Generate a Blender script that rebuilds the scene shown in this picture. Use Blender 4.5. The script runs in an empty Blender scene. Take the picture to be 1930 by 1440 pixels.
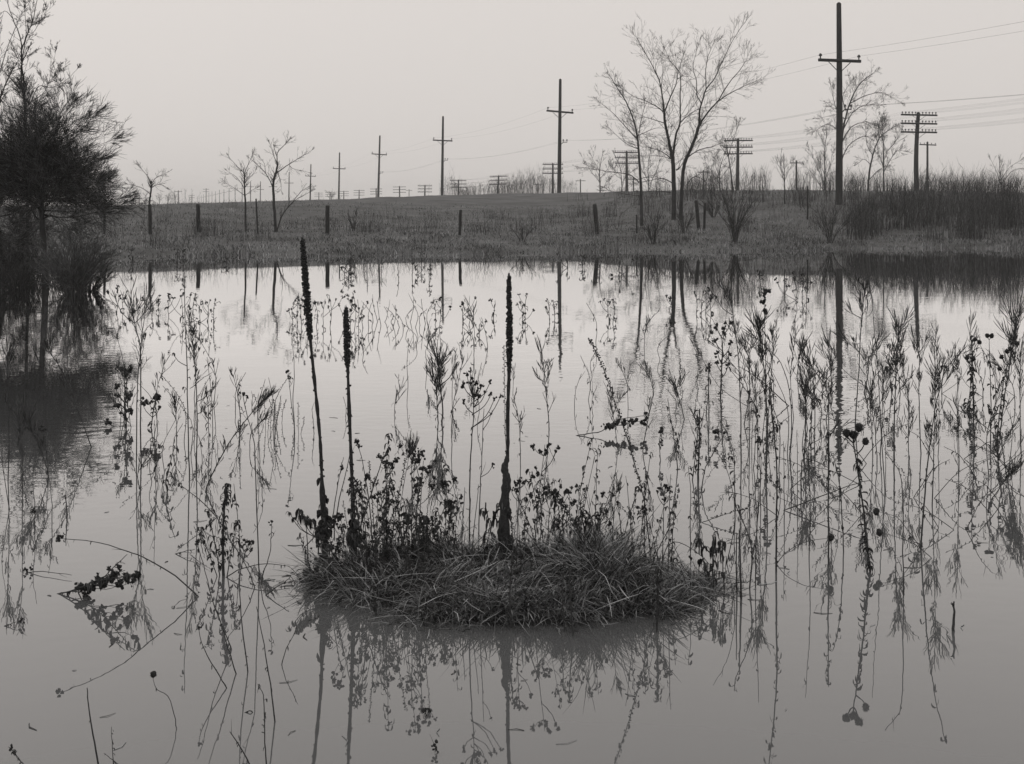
import bpy, math, random
import numpy as np
from math import sin, cos, pi, sqrt, exp

S = bpy.context.scene
COL = S.collection
R = random.Random(7)
NR = np.random.default_rng(7)

# ------------------------------------------------------------------ camera
F, CX, HY, H = 2380.0, 965.0, 392.0, 1.4      # focal length, centre and horizon in photo pixels, eye height in metres
cd = bpy.data.cameras.new('camera')
cam = bpy.data.objects.new('camera', cd); COL.objects.link(cam)
cam.location = (0, 0, H); cam.rotation_euler = (pi / 2, 0, 0)
cd.sensor_width = 36.0; cd.lens = 36.0 * F / 1930.0
cd.shift_y = -(720 - HY) / 1930.0
cd.clip_start = 0.05; cd.clip_end = 5000
S.camera = cam

# ------------------------------------------------------------------ sky and sun (overcast)
SUN_EL, SUN_AZ = math.radians(38), math.radians(-35)
w = bpy.data.worlds.new('World'); S.world = w; w.use_nodes = True
nt = w.node_tree; nt.nodes.clear()
out = nt.nodes.new('ShaderNodeOutputWorld'); bg = nt.nodes.new('ShaderNodeBackground')
sky = nt.nodes.new('ShaderNodeTexSky'); sky.sky_type = 'NISHITA'; sky.sun_disc = False
sky.sun_elevation = SUN_EL; sky.sun_rotation = SUN_AZ; sky.dust_density = 4.0; sky.altitude = 200
bw = nt.nodes.new('ShaderNodeRGBToBW')
mixn = nt.nodes.new('ShaderNodeMix'); mixn.data_type = 'FLOAT'; mixn.inputs[0].default_value = 0.95
tc = nt.nodes.new('ShaderNodeTexCoord'); sep = nt.nodes.new('ShaderNodeSeparateXYZ')
cl = nt.nodes.new('ShaderNodeClamp')
ov = nt.nodes.new('ShaderNodeMath'); ov.operation = 'MULTIPLY_ADD'      # cloud sheet, a little brighter overhead
ov.inputs[1].default_value = 3.6; ov.inputs[2].default_value = 6.25
tint = nt.nodes.new('ShaderNodeMix'); tint.data_type = 'RGBA'; tint.blend_type = 'MULTIPLY'
tint.inputs[0].default_value = 1.0; tint.inputs[7].default_value = (1.06, 1.0, 0.957, 1)
nt.links.new(sky.outputs[0], bw.inputs[0]); nt.links.new(bw.outputs[0], mixn.inputs[2])
nt.links.new(tc.outputs['Generated'], sep.inputs[0]); nt.links.new(sep.outputs[2], cl.inputs[0])
nt.links.new(cl.outputs[0], ov.inputs[0]); nt.links.new(ov.outputs[0], mixn.inputs[3])
nt.links.new(mixn.outputs[0], tint.inputs[6]); nt.links.new(tint.outputs[2], bg.inputs[0])
bg.inputs[1].default_value = 0.10
nt.links.new(bg.outputs[0], out.inputs[0])

sd = bpy.data.lights.new('sun', 'SUN'); sd.energy = 0.6; sd.angle = math.radians(25); sd.color = (1.0, 0.97, 0.93)
so = bpy.data.objects.new('sun', sd); COL.objects.link(so)
so.rotation_euler = (pi / 2 - SUN_EL, 0, pi - SUN_AZ)
so.location = (0, 0, 60)
S.view_settings.view_transform = 'Standard'; S.view_settings.look = 'None'
S.view_settings.exposure = 0.0; S.view_settings.gamma = 1.0; S.view_settings.use_curve_mapping = False
cy = S.cycles
cy.max_bounces = 6; cy.diffuse_bounces = 2; cy.glossy_bounces = 3; cy.transmission_bounces = 2
cy.volume_bounces = 1; cy.transparent_max_bounces = 4; cy.use_denoising = True
try:
    cy.denoising_input_passes = 'RGB_ALBEDO_NORMAL'; cy.denoising_prefilter = 'ACCURATE'
except Exception:
    pass

# ------------------------------------------------------------------ materials
def gcol(v, t=1.0):
    return (v * (1 - .035 * t), v, v * (1 + .03 * t), 1)

def mat(name, lo, hi, scale=8.0, rough=0.85, island=0.0, stretch=(1, 1, 1), bump=0.0, detail=5.0):
    m = bpy.data.materials.new(name); m.use_nodes = True
    n = m.node_tree; n.nodes.clear()
    o = n.nodes.new('ShaderNodeOutputMaterial'); b = n.nodes.new('ShaderNodeBsdfPrincipled')
    b.inputs['Roughness'].default_value = rough
    b.inputs['Specular IOR Level'].default_value = 0.25
    t = n.nodes.new('ShaderNodeTexCoord'); mp = n.nodes.new('ShaderNodeMapping'); mp.inputs['Scale'].default_value = stretch
    nz = n.nodes.new('ShaderNodeTexNoise'); nz.inputs['Scale'].default_value = scale; nz.inputs['Detail'].default_value = detail
    nz.inputs['Roughness'].default_value = 0.65
    n.links.new(t.outputs['Object'], mp.inputs[0]); n.links.new(mp.outputs[0], nz.inputs[0])
    r = n.nodes.new('ShaderNodeValToRGB')
    r.color_ramp.elements[0].position = 0.3; r.color_ramp.elements[1].position = 0.72
    r.color_ramp.elements[0].color = gcol(lo); r.color_ramp.elements[1].color = gcol(hi)
    if island > 0:
        g = n.nodes.new('ShaderNodeNewGeometry')
        mx = n.nodes.new('ShaderNodeMix'); mx.data_type = 'FLOAT'; mx.inputs[0].default_value = island
        pw = n.nodes.new('ShaderNodeMath'); pw.operation = 'POWER'; pw.inputs[1].default_value = 1.8
        n.links.new(g.outputs['Random Per Island'], pw.inputs[0])
        n.links.new(nz.outputs[0], mx.inputs[2]); n.links.new(pw.outputs[0], mx.inputs[3])
        n.links.new(mx.outputs[0], r.inputs[0])
    else:
        n.links.new(nz.outputs[0], r.inputs[0])
    n.links.new(r.outputs[0], b.inputs['Base Color'])
    if bump:
        bp = n.nodes.new('ShaderNodeBump'); bp.inputs['Distance'].default_value = bump; bp.inputs['Strength'].default_value = 0.8
        n.links.new(nz.outputs[0], bp.inputs['Height']); n.links.new(bp.outputs[0], b.inputs['Normal'])
    n.links.new(b.outputs[0], o.inputs[0])
    return m

M = {
    'ground': mat('dead_turf', .026, .105, 0.5, .95, detail=12, bump=.05),
    'bank': mat('bank_straw', .028, .34, .5, .9, island=.35),
    'islet': mat('wet_soil', .012, .03, 14, .9, bump=.02),
    'straw': mat('matted_straw', .016, .36, 3.5, .75, island=.5),
    'pole': mat('weathered_pole', .014, .035, 3.0, .85, stretch=(6, 6, .6), bump=.01),
    'arm': mat('crossarm_wood', .012, .030, 4.0, .85, stretch=(1, 6, 6)),
    'glass': mat('insulator_glass', .03, .06, 5, .35),
    'wire': mat('wire_metal', .03, .05, 2, .6),
    'post': mat('post_wood', .010, .026, 5.0, .9, stretch=(5, 5, .8), bump=.01),
    'pale': mat('pale_stake', .12, .26, 5.0, .9, stretch=(5, 5, .8)),
    'thorn': mat('thorn_bark', .014, .11, 4, .9, island=.7),
    'bark': mat('tree_bark', .016, .045, 5, .9, bump=.01),
    'twig': mat('twig_bark', .018, .05, 3, .9, island=.5),
    'palew': mat('pale_twig_bark', .05, .13, 3, .9, island=.6),
    'brush': mat('thicket_twigs', .022, .10, .8, .9, island=.6),
    'stem': mat('weed_stem', .018, .06, 30, .8),
    'leaf': mat('withered_leaf', .014, .08, 40, .8, island=.6),
    'seed': mat('seed_head', .011, .035, 90, .95, bump=.002),
    'mull': mat('mullein_spike', .012, .042, 120, .95, bump=.003),
}

def water_material():
    m = bpy.data.materials.new('flood_water'); m.use_nodes = True
    n = m.node_tree; n.nodes.clear()
    o = n.nodes.new('ShaderNodeOutputMaterial'); b = n.nodes.new('ShaderNodeBsdfPrincipled')
    n.nodes.remove(b)
    body = n.nodes.new('ShaderNodeBsdfDiffuse'); body.inputs['Color'].default_value = gcol(.085)      # silty water seen into
    gl = n.nodes.new('ShaderNodeBsdfGlossy'); gl.inputs['Roughness'].default_value = 0.012; gl.inputs['Color'].default_value = (1, 1, 1, 1)
    fr = n.nodes.new('ShaderNodeFresnel'); fr.inputs['IOR'].default_value = 1.33
    fm = n.nodes.new('ShaderNodeMath'); fm.operation = 'MULTIPLY'; fm.use_clamp = True; fm.inputs[1].default_value = 1.85
    mxs = n.nodes.new('ShaderNodeMixShader')
    n.links.new(fr.outputs[0], fm.inputs[0]); n.links.new(fm.outputs[0], mxs.inputs[0])
    n.links.new(body.outputs[0], mxs.inputs[1]); n.links.new(gl.outputs[0], mxs.inputs[2])
    t = n.nodes.new('ShaderNodeTexCoord')
    def noise(scale, sx, sy, det):
        mp = n.nodes.new('ShaderNodeMapping'); mp.inputs['Scale'].default_value = (sx, sy, 1)
        mp.inputs['Rotation'].default_value = (0, 0, .15)
        z = n.nodes.new('ShaderNodeTexNoise'); z.inputs['Scale'].default_value = scale; z.inputs['Detail'].default_value = det
        n.links.new(t.outputs['Object'], mp.inputs[0]); n.links.new(mp.outputs[0], z.inputs[0])
        return z
    fine = noise(9.0, .8, 1.1, 1.5)
    wide = noise(1.6, .8, 1.0, 1.0)
    # breeze patches: the open middle of the water is ruffled, the sheltered edges lie smooth
    patch = noise(.16, 1, 1, 2.0)
    sp = n.nodes.new('ShaderNodeSeparateXYZ'); n.links.new(t.outputs['Object'], sp.inputs[0])
    my = n.nodes.new('ShaderNodeMapRange'); my.inputs[1].default_value = 26; my.inputs[2].default_value = 9
    my.inputs[3].default_value = .12; my.inputs[4].default_value = 1.0
    n.links.new(sp.outputs[1], my.inputs[0])
    pr = n.nodes.new('ShaderNodeMapRange'); pr.inputs[1].default_value = .35; pr.inputs[2].default_value = .7
    pr.inputs[3].default_value = .35; pr.inputs[4].default_value = 1.5
    n.links.new(patch.outputs[0], pr.inputs[0])
    mn = n.nodes.new('ShaderNodeMapRange'); mn.inputs[1].default_value = 3.5; mn.inputs[2].default_value = 8.0
    mn.inputs[3].default_value = .3; mn.inputs[4].default_value = 1.0
    n.links.new(sp.outputs[1], mn.inputs[0])
    mz = n.nodes.new('ShaderNodeMath'); mz.operation = 'MULTIPLY'
    n.links.new(my.outputs[0], mz.inputs[0]); n.links.new(mn.outputs[0], mz.inputs[1])
    mm = n.nodes.new('ShaderNodeMath'); mm.operation = 'MULTIPLY'
    n.links.new(mz.outputs[0], mm.inputs[0]); n.links.new(pr.outputs[0], mm.inputs[1])
    ml = n.nodes.new('ShaderNodeMath'); ml.operation = 'MULTIPLY_ADD'; ml.inputs[1].default_value = 2.6
    n.links.new(wide.outputs[0], ml.inputs[0]); n.links.new(fine.outputs[0], ml.inputs[2])
    mh = n.nodes.new('ShaderNodeMath'); mh.operation = 'MULTIPLY'
    n.links.new(ml.outputs[0], mh.inputs[0]); n.links.new(mm.outputs[0], mh.inputs[1])
    bp = n.nodes.new('ShaderNodeBump'); bp.inputs['Strength'].default_value = 1.0; bp.inputs['Distance'].default_value = .0009
    n.links.new(mh.outputs[0], bp.inputs['Height']); n.links.new(bp.outputs[0], gl.inputs['Normal']); n.links.new(bp.outputs[0], fr.inputs['Normal'])
    n.links.new(mxs.outputs[0], o.inputs[0])
    return m
M['water'] = water_material()

# ------------------------------------------------------------------ geometry helpers
def pix(px, py, d):
    """the point at depth d metres that the camera sees at photo pixel (px, py)"""
    return ((px - CX) / F * d, d, H - (py - HY) / F * d)

def depth_of(py):
    """depth at which the water surface shows at photo row py"""
    return F * H / (py - HY)

def make_mesh(name, verts, faces_list):
    me = bpy.data.meshes.new(name)
    verts = np.asarray(verts, dtype=np.float32).reshape(-1, 3)
    me.vertices.add(len(verts)); me.vertices.foreach_set('co', verts.ravel())
    loops = []; totals = []
    for f in faces_list:
        f = np.asarray(f, dtype=np.int32)
        if len(f) == 0: continue
        loops.append(f.ravel()); totals.append(np.full(len(f), f.shape[1], dtype=np.int32))
    loops = np.concatenate(loops); totals = np.concatenate(totals)
    me.loops.add(len(loops)); me.loops.foreach_set('vertex_index', loops)
    me.polygons.add(len(totals))
    starts = np.concatenate(([0], np.cumsum(totals)[:-1])).astype(np.int32)
    me.polygons.foreach_set('loop_start', starts); me.polygons.foreach_set('loop_total', totals)
    me.update(calc_edges=True)
    return me

def ico():
    t = (1 + 5 ** .5) / 2
    v = [(-1, t, 0), (1, t, 0), (-1, -t, 0), (1, -t, 0), (0, -1, t), (0, 1, t), (0, -1, -t), (0, 1, -t), (t, 0, -1), (t, 0, 1), (-t, 0, -1), (-t, 0, 1)]
    f = [(0, 11, 5), (0, 5, 1), (0, 1, 7), (0, 7, 10), (0, 10, 11), (1, 5, 9), (5, 11, 4), (11, 10, 2), (10, 7, 6), (7, 1, 8), (3, 9, 4), (3, 4, 2), (3, 2, 6), (3, 6, 8), (3, 8, 9), (4, 9, 5), (2, 4, 11), (6, 2, 10), (8, 6, 7), (9, 8, 1)]
    v = [np.array(q) / np.linalg.norm(q) for q in v]
    def sub(v, f):
        v = list(v); cache = {}; nf = []
        def mid(a, b):
            k = (min(a, b), max(a, b))
            if k not in cache:
                q = v[a] + v[b]; v.append(q / np.linalg.norm(q)); cache[k] = len(v) - 1
            return cache[k]
        for a, b, c in f:
            ab, bc, ca = mid(a, b), mid(b, c), mid(c, a)
            nf += [(a, ab, ca), (b, bc, ab), (c, ca, bc), (ab, bc, ca)]
        return v, nf
    lo = (np.array(v), np.array(f)); v, f = sub(v, f)
    return lo, (np.array(v), np.array(f))
ICO0, ICO1 = ico()

class Geo:
    """collects tubes, ribbons and knobs and builds them as one mesh"""
    def __init__(self): self.b = {}; self.k = []
    def tube(self, pts, rad, sides=4):
        self.b.setdefault((len(pts), sides), []).append((pts, rad))
    def blob(self, c, r, fine=False, squash=1.0, rough=.22):
        self.k.append((c, r, fine, squash, rough))
    def empty(self): return not self.b and not self.k
    def arrays(self):
        V, Q, T = [], [], []; off = 0
        for (n, s), lst in self.b.items():
            P = np.array([q[0] for q in lst], dtype=np.float64); r = np.array([q[1] for q in lst], dtype=np.float64)
            m = len(lst)
            tg = np.gradient(P, axis=1); tg /= np.maximum(np.linalg.norm(tg, axis=2, keepdims=True), 1e-9)
            dr = P[:, -1] - P[:, 0]; dr /= np.maximum(np.linalg.norm(dr, axis=1, keepdims=True), 1e-9)
            ref = NR.normal(size=(m, 3)) if s == 2 else np.where(np.abs(dr[:, 2:3]) > .8, np.array([[1., 0, 0]]), np.array([[0, 0, 1.]]))
            a = np.cross(dr, ref); a /= np.maximum(np.linalg.norm(a, axis=1, keepdims=True), 1e-9)
            u = a[:, None, :] - (a[:, None, :] * tg).sum(2, keepdims=True) * tg
            u /= np.maximum(np.linalg.norm(u, axis=2, keepdims=True), 1e-9); v = np.cross(tg, u)
            ang = np.arange(s) * 2 * pi / s
            ring = P[:, :, None, :] + r[:, :, None, None] * (np.cos(ang)[None, None, :, None] * u[:, :, None, :] + np.sin(ang)[None, None, :, None] * v[:, :, None, :])
            V.append(ring.reshape(-1, 3))
            base = off + np.arange(m)[:, None, None] * (n * s) + np.arange(n - 1)[None, :, None] * s
            k = np.arange(1 if s == 2 else s)[None, None, :]; k2 = (k + 1) % s
            q = np.stack([base + k, base + k2, base + s + k2, base + s + k], axis=-1).reshape(-1, 4); Q.append(q)
            if s > 3:      # close both ends
                for e in (0, n - 1):
                    eb = off + np.arange(m)[:, None] * (n * s) + e * s
                    for j in range(1, s - 1):
                        T.append(np.concatenate([eb, eb + j, eb + j + 1], axis=1))
            off += m * n * s
        for c, r, fine, sq, rough in self.k:
            v, f = ICO1 if fine else ICO0
            j = v * (1 + NR.normal(size=(len(v), 1)) * rough) * r * np.array([1, 1, sq]) + np.array(c)
            V.append(j); T.append(f + off); off += len(v)
        return np.concatenate(V), (np.concatenate(Q) if Q else []), (np.concatenate(T) if T else [])
    def build(self, name, material, parent=None, origin=None, kind=None):
        V, Q, T = self.arrays()
        if origin is not None and parent is not None: V = V - np.array(origin)
        me = make_mesh(name, V, [Q, T]); me.materials.append(material)
        if len(Q) and all(k[1] > 2 for k in self.b):
            me.polygons.foreach_set('use_smooth', np.ones(len(me.polygons), dtype=bool))
        o = bpy.data.objects.new(name, me); COL.objects.link(o)
        if parent is not None: o.parent = parent
        elif origin is not None: o.location = origin
        if kind: o['kind'] = kind
        return o

def empty(name, loc):
    o = bpy.data.objects.new(name, None); COL.objects.link(o); o.location = loc
    o.empty_display_size = .1
    return o

def tag(o, label=None, cat=None, group=None, kind=None):
    if label: o['label'] = label
    if cat: o['category'] = cat
    if group: o['group'] = group
    if kind: o['kind'] = kind
    return o

ORD = ['leftmost', 'second', 'third', 'fourth', 'fifth', 'sixth', 'seventh', 'eighth', 'ninth', 'tenth', 'eleventh', 'twelfth', 'thirteenth', 'fourteenth', 'fifteenth', 'sixteenth', 'seventeenth', 'eighteenth', 'nineteenth', 'twentieth']
def nth(i):
    if i < 20: return ORD[i]
    t = ['', '', 'twenty', 'thirty', 'forty', 'fifty', 'sixty', 'seventy'][(i + 1) // 10]; u = (i + 1) % 10
    if u == 0: return {'twenty': 'twentieth', 'thirty': 'thirtieth', 'forty': 'fortieth', 'fifty': 'fiftieth', 'sixty': 'sixtieth'}[t]
    return t + '-' + (['first'] + ORD[1:9])[u - 1]

def lerp_tab(x, xs, ys): return float(np.interp(x, xs, ys))
def smooth(t): t = min(1, max(0, t)); return t * t * (3 - 2 * t)

# ------------------------------------------------------------------ terrain
SH_X = [-900, 0, 200, 650, 950, 1300, 1500, 1930, 2900]
SH_Y = [492, 490, 486, 481, 478, 474, 470, 468, 466]
CR_X = [-900, 0, 250, 640, 800, 950, 1100, 1300, 1500, 1930, 2900]
CR_D = [58, 58, 58, 77, 90, 98, 98, 80, 72, 70, 70]
CR_Z = [1.45, 1.45, 1.5, 1.9, 2.25, 2.5, 2.55, 2.55, 2.4, 2.25, 2.2]
def hash_noise(x, y):
    return (sin(x * .9 + 1.3 * sin(y * .23)) * sin(y * .37 + 1.1 * sin(x * .31)) + .5 * sin(x * 2.1 + y * .7 + 2) * sin(y * 1.3 - x * .5))
def ground_z(x, y):
    if y < 1.6:
        return .22 * smooth((1.6 - y) / 1.2) - .35 * smooth(y / 1.6)
    px = CX + F * x / max(y, 8.0)
    px = min(2900, max(-900, px))
    ds = depth_of(lerp_tab(px, SH_X, SH_Y)) + .9 * sin(x * .55) + .5 * sin(x * 1.7 + 1)
    if y < ds:
        return -.55 * smooth((ds - y) / 5.0) - .02
    dc = lerp_tab(px, CR_X, CR_D); zc = lerp_tab(px, CR_X, CR_Z)
    t = y - ds
    zn = .14 * smooth(t / 1.2) + .34 * smooth(t / 9.0)
    rise = smooth((y - ds - 6.0) / max(dc - ds - 6.0, 4))
    z = zn + (zc - zn) * rise + .045 * hash_noise(x, y) * smooth(t / 3)
    if y > dc:
        far = lerp_tab(px, [-900, 500, 720, 2900], [1.0, 1.1, 2.3, 2.3])
        z = zc + (far - zc) * smooth((y - dc) / 60.0)
        z += (.9 - z) * smooth((y - 190) / 160.0)
    return z

def build_ground():
    ys = np.unique(np.concatenate([np.arange(-20, 2, 1.0), np.arange(2, 32, 1.5), np.arange(32, 52, .35), np.arange(52, 110, .7), np.geomspace(110, 1400, 40)]))
    ss = np.unique(np.concatenate([np.linspace(-2.6, -.5, 24), np.linspace(-.5, .5, 190), np.linspace(.5, 2.6, 24)]))
    V = np.array([(s * (y + 30), y, ground_z(s * (y + 30), y)) for y in ys for s in ss])
    n = len(ss)
    i, j = np.meshgrid(np.arange(len(ys) - 1), np.arange(n - 1), indexing='ij')
    a = (i * n + j).ravel()
    Q = np.stack([a, a + 1, a + n + 1, a + n], axis=1)
    me = make_mesh('ground', V, [Q]); me.materials.append(M['ground'])
    me.polygons.foreach_set('use_smooth', np.ones(len(me.polygons), dtype=bool))
    o = bpy.data.objects.new('ground', me); COL.objects.link(o)
    tag(o, 'grassy dead turf ground rising to a low hill behind the water', kind='structure')
build_ground()

def build_water():
    V = [(-140, .4, 0), (140, .4, 0), (140, 70, 0), (-140, 70, 0)]
    me = make_mesh('water', V, [[(0, 1, 2, 3)]]); me.materials.append(M['water'])
    o = bpy.data.objects.new('water', me); COL.objects.link(o)
    tag(o, 'still grey flood water reflecting the pale sky', kind='structure')
build_water()

def strips(P, Wd, name, material, label, cat='grass'):
    """P: (m, n, 3) centre lines, Wd: (m, n) half widths -> one mesh of grass blades"""
    m, n, _ = P.shape
    ang = NR.uniform(0, 2 * pi, m); side = np.stack([np.cos(ang), np.sin(ang), np.zeros(m)], 1)[:, None, :]
    L = P - side * Wd[:, :, None]; Rr = P + side * Wd[:, :, None]
    V = np.stack([L, Rr], axis=2).reshape(-1, 3)
    base = np.arange(m)[:, None] * (2 * n) + np.arange(n - 1)[None, :] * 2
    Q = np.stack([base, base + 1, base + 3, base + 2], axis=-1).reshape(-1, 4)
    me = make_mesh(name, V, [Q]); me.materials.append(material)
    o = bpy.data.objects.new(name, me); COL.objects.link(o)
    tag(o, label, cat, kind='stuff')
    return o

def bank_grass():
    m = 62000
    px = NR.uniform(-150, 2080, m); t = NR.uniform(0, 1, m) ** 2.4
    P = np.zeros((m, 3, 3)); Wd = np.zeros((m, 3))
    hts = np.clip(NR.normal(.13, .05, m), .05, .32)
    for i in range(m):
        d = depth_of(lerp_tab(px[i], SH_X, SH_Y)) - 1.9 + t[i] * 35
        x = (px[i] - CX) / F * d
        z = ground_z(x, d)
        if z < -.03:
            z = -.6
        clump = .65 + .5 * hash_noise(x * 1.7 + 3, d * 1.9)
        h = hts[i] * max(.35, clump) * (1 - .45 * t[i])
        a = R.uniform(0, 2 * pi); l = h * R.uniform(.4, 1.5)
        P[i, 0] = (x, d, z - .02); P[i, 1] = (x + cos(a) * l * .35, d + sin(a) * l * .35, z + h * .65)
        P[i, 2] = (x + cos(a) * l, d + sin(a) * l, z + h * R.uniform(.75, 1.0))
        Wd[i] = (.012, .009, .002)
    strips(P, Wd, 'bank_grass', M['bank'], 'tangled dead grass along the far bank above the water')
bank_grass()

# ------------------------------------------------------------------ utility poles
ROW_VP = 291.0
def wood_pole(g, x, y, z0, z1, r0, r1, bend=0.0, lean=0.0, sides=10):
    n = 9; pts = []; rad = []
    for k in range(n):
        t = k / (n - 1)
        pts.append((x + lean * t + bend * sin(pi * t), y, z0 + (z1 - z0) * t)); rad.append(r0 + (r1 - r0) * t)
    pts.append((x + lean, y, z1 + r1 * .6)); rad.append(r1 * .45)
    g.tube(pts, rad, sides)

def box_pts(c, hx, hy, hz):
    x, y, z = c
    v = [(x + sx * hx, y + sy * hy, z + sz * hz) for sz in (-1, 1) for sy in (-1, 1) for sx in (-1, 1)]
    f = [(0, 2, 3, 1), (4, 5, 7, 6), (0, 1, 5, 4), (2, 6, 7, 3), (0, 4, 6, 2), (1, 3, 7, 5)]
    return v, f

def box_obj(name, size, material, parent, loc, rot=(0, 0, 0)):
    key = name + str(size)
    me = BOXES.get(key)
    if me is None:
        v, f = box_pts((0, 0, 0), size[0] / 2, size[1] / 2, size[2] / 2)
        me = make_mesh(name, v, [f]); me.materials.append(material); BOXES[key] = me
    o = bpy.data.objects.new(name, me); COL.objects.link(o); o.parent = parent; o.location = loc; o.rotation_euler = rot
    return o
BOXES = {}

def insulator_mesh(s):
    key = 'ins%.3f' % s
    if key not in BOXES:
        g = Geo(); g.tube([(0, 0, 0), (0, 0, s * .5), (0, 0, s * .52), (0, 0, s * .85), (0, 0, s)], [s * .12, s * .12, s * .34, s * .26, s * .12], 6)
        V, Q, T = g.arrays(); me = make_mesh('insulator', V, [Q, T]); me.materials.append(M['glass']); BOXES[key] = me
    return BOXES[key]

ROW_YAW = -.283      # crossarms stand square to the line, which runs off to the left
arm_rot = math.atan2(674.0, 2380.0)
TALL = []
tall_spec = [(1581, 7, 115, 61.7), (1056, 150, 211, 103.7), (835, 220, 265, 145.6), (716, 256, 291, 187.6), (640, 288, 318, 229.5),
             (586, 310, 332, 271.5), (545, 325, 345, 313.0), (515, 336, 352, 355), (491, 342, 357, 397)]
lab_tall = ['nearest tall dark utility pole with one crossarm, beside the right-hand thicket',
            'tall single-crossarm utility pole with a small side bracket, left of the big twin-trunk tree',
            'third nearest tall single-crossarm pole, on the hill crest left of centre',
            'fourth nearest tall single-crossarm pole on the crest of the grassy hill',
            'fifth nearest tall single-crossarm pole, leaning slightly on the hill crest',
            'sixth nearest single-crossarm pole, right of the forked bare sapling',
            'seventh single-crossarm pole of the row, behind the forked bare sapling',
            'eighth single-crossarm pole of the row, between the two bare saplings',
            'ninth single-crossarm pole of the row, right of the thin bare sapling']
for i, (px, yt, ya, d) in enumerate(tall_spec):
    x = (px - CX) / F * d; zt = H + (HY - yt) / F * d; za = H + (HY - ya) / F * d
    zg = ground_z(x, d)
    lean = [0.0, .10, .12, .28, .18, .22, .1, .1, .1][i]
    root = empty('utility_pole', (x - lean, d, zg)); root.name = 'utility_pole'
    g = Geo(); wood_pole(g, 0, 0, -.5, zt - zg, .185, .115, .03 if i == 0 else 0.0, lean)
    g.build('pole', M['pole'], root)
    lx = lean * (za - zg) / (zt - zg)
    arm = box_obj('crossarm', (2.3, .11, .14), M['arm'], root, (lx, -.17, za - zg), (0, [0, .06, .03, .06, .03, .04, 0, 0, 0][i], arm_rot))
    ca, sa = cos(arm_rot), sin(arm_rot)
    ends = []
    for sgn in (-1, 1):
        off = 1.05 * sgn
        p = (lx + off * ca, -.17 + off * sa, za - zg + .05 - off * [0, .06, .03, .06, .03, .04, 0, 0, 0][i])
        if i < 6:
            o = bpy.data.objects.new('insulator', insulator_mesh(.26)); COL.objects.link(o); o.parent = arm; o.location = (off, 0, .06)
        ends.append((x - lean + p[0], d + p[1], zg + p[2] + .2))
        if i < 4:
            bg_ = Geo(); bg_.tube([(lx + .62 * sgn * ca, -.13 + .62 * sgn * sa, za - zg - .05), (lx + .08 * sgn, -.14, za - zg - .52)], [.02, .02], 4)
            bg_.build('brace', M['arm'], root)
    zb = H + (HY - {0: 206, 1: 268, 2: 302, 3: 326}.get(i, 345)) / F * d
    br = []
    if i < 4:
        bk = Geo(); bl = lean * (zb - zg) / (zt - zg)
        bk.tube([(bl, 0, zb - zg - .3), (bl + .3, 0, zb - zg), (bl + .62, 0, zb - zg)], [.03, .03, .03], 4)
        bko = bk.build('side_bracket', M['arm'], root)
        for q in (.3, .6):
            o = bpy.data.objects.new('insulator', insulator_mesh(.22)); COL.objects.link(o); o.parent = bko; o.location = (bl + q, 0, zb - zg + .02)
            br.append((x - lean + bl + q, d, zb + .15))
    tag(root, lab_tall[i], 'utility pole', 'tall single-crossarm poles of the near line')
    TALL.append((ends, br))
# the rest of that line, far away and fading
k = 0
for j in range(10, 24):
    d = 61.7 * (1 + .68 * (j - 1)); px = ROW_VP + 1290 / (1 + .68 * (j - 1))
    if d > 1150: break
    x = (px - CX) / F * d; zg = ground_z(x, d); g = Geo()
    wood_pole(g, 0, 0, -.4, 9.6 + R.uniform(-.4, .4), .19, .13, sides=6)
    g.tube([(-1.1, -.15, 7.9), (1.1, -.15 + .6, 7.9)], [.07, .07], 4)
    o = g.build('utility_pole', M['pole'], None, (x, d, zg))
    tag(o, '%s from right among the faint far utility poles above the left hill crest' % ('first' if j == 10 else nth(j - 10)), 'utility pole', 'far end of the near pole line')

# telegraph line: three arms of ten pins
TEL = []
tel_spec = [(1731, 213, 94.0), (1391, 262, 122.6), (1181, 285, 151.2), (1042, 308, 179.8), (940, 331, 208.4), (864, 339, 237.0), (801, 349, 265.6),
            (753, 351, 294.2), (709, 355, 322.8), (677, 358, 351.4), (648, 360, 380), (622, 362, 408.6), (601, 363, 437)]
lab_tel = ['largest three-armed telegraph pole, slightly bowed, above the dark thicket on the right',
           'three-armed telegraph pole behind the vase-shaped shrub, right of the big tree',
           'three-armed telegraph pole behind the slim tree left of the big twin-trunk tree',
           'three-armed telegraph pole just left of the second nearest tall pole',
           'leaning three-armed telegraph pole amid brush at the highest part of the hill',
           'three-armed telegraph pole right beside the third nearest tall pole',
           'three-armed telegraph pole just left of the third nearest tall pole',
           'three-armed telegraph pole midway between the third and fourth nearest tall poles',
           'three-armed telegraph pole partly behind the fourth nearest tall pole']
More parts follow.
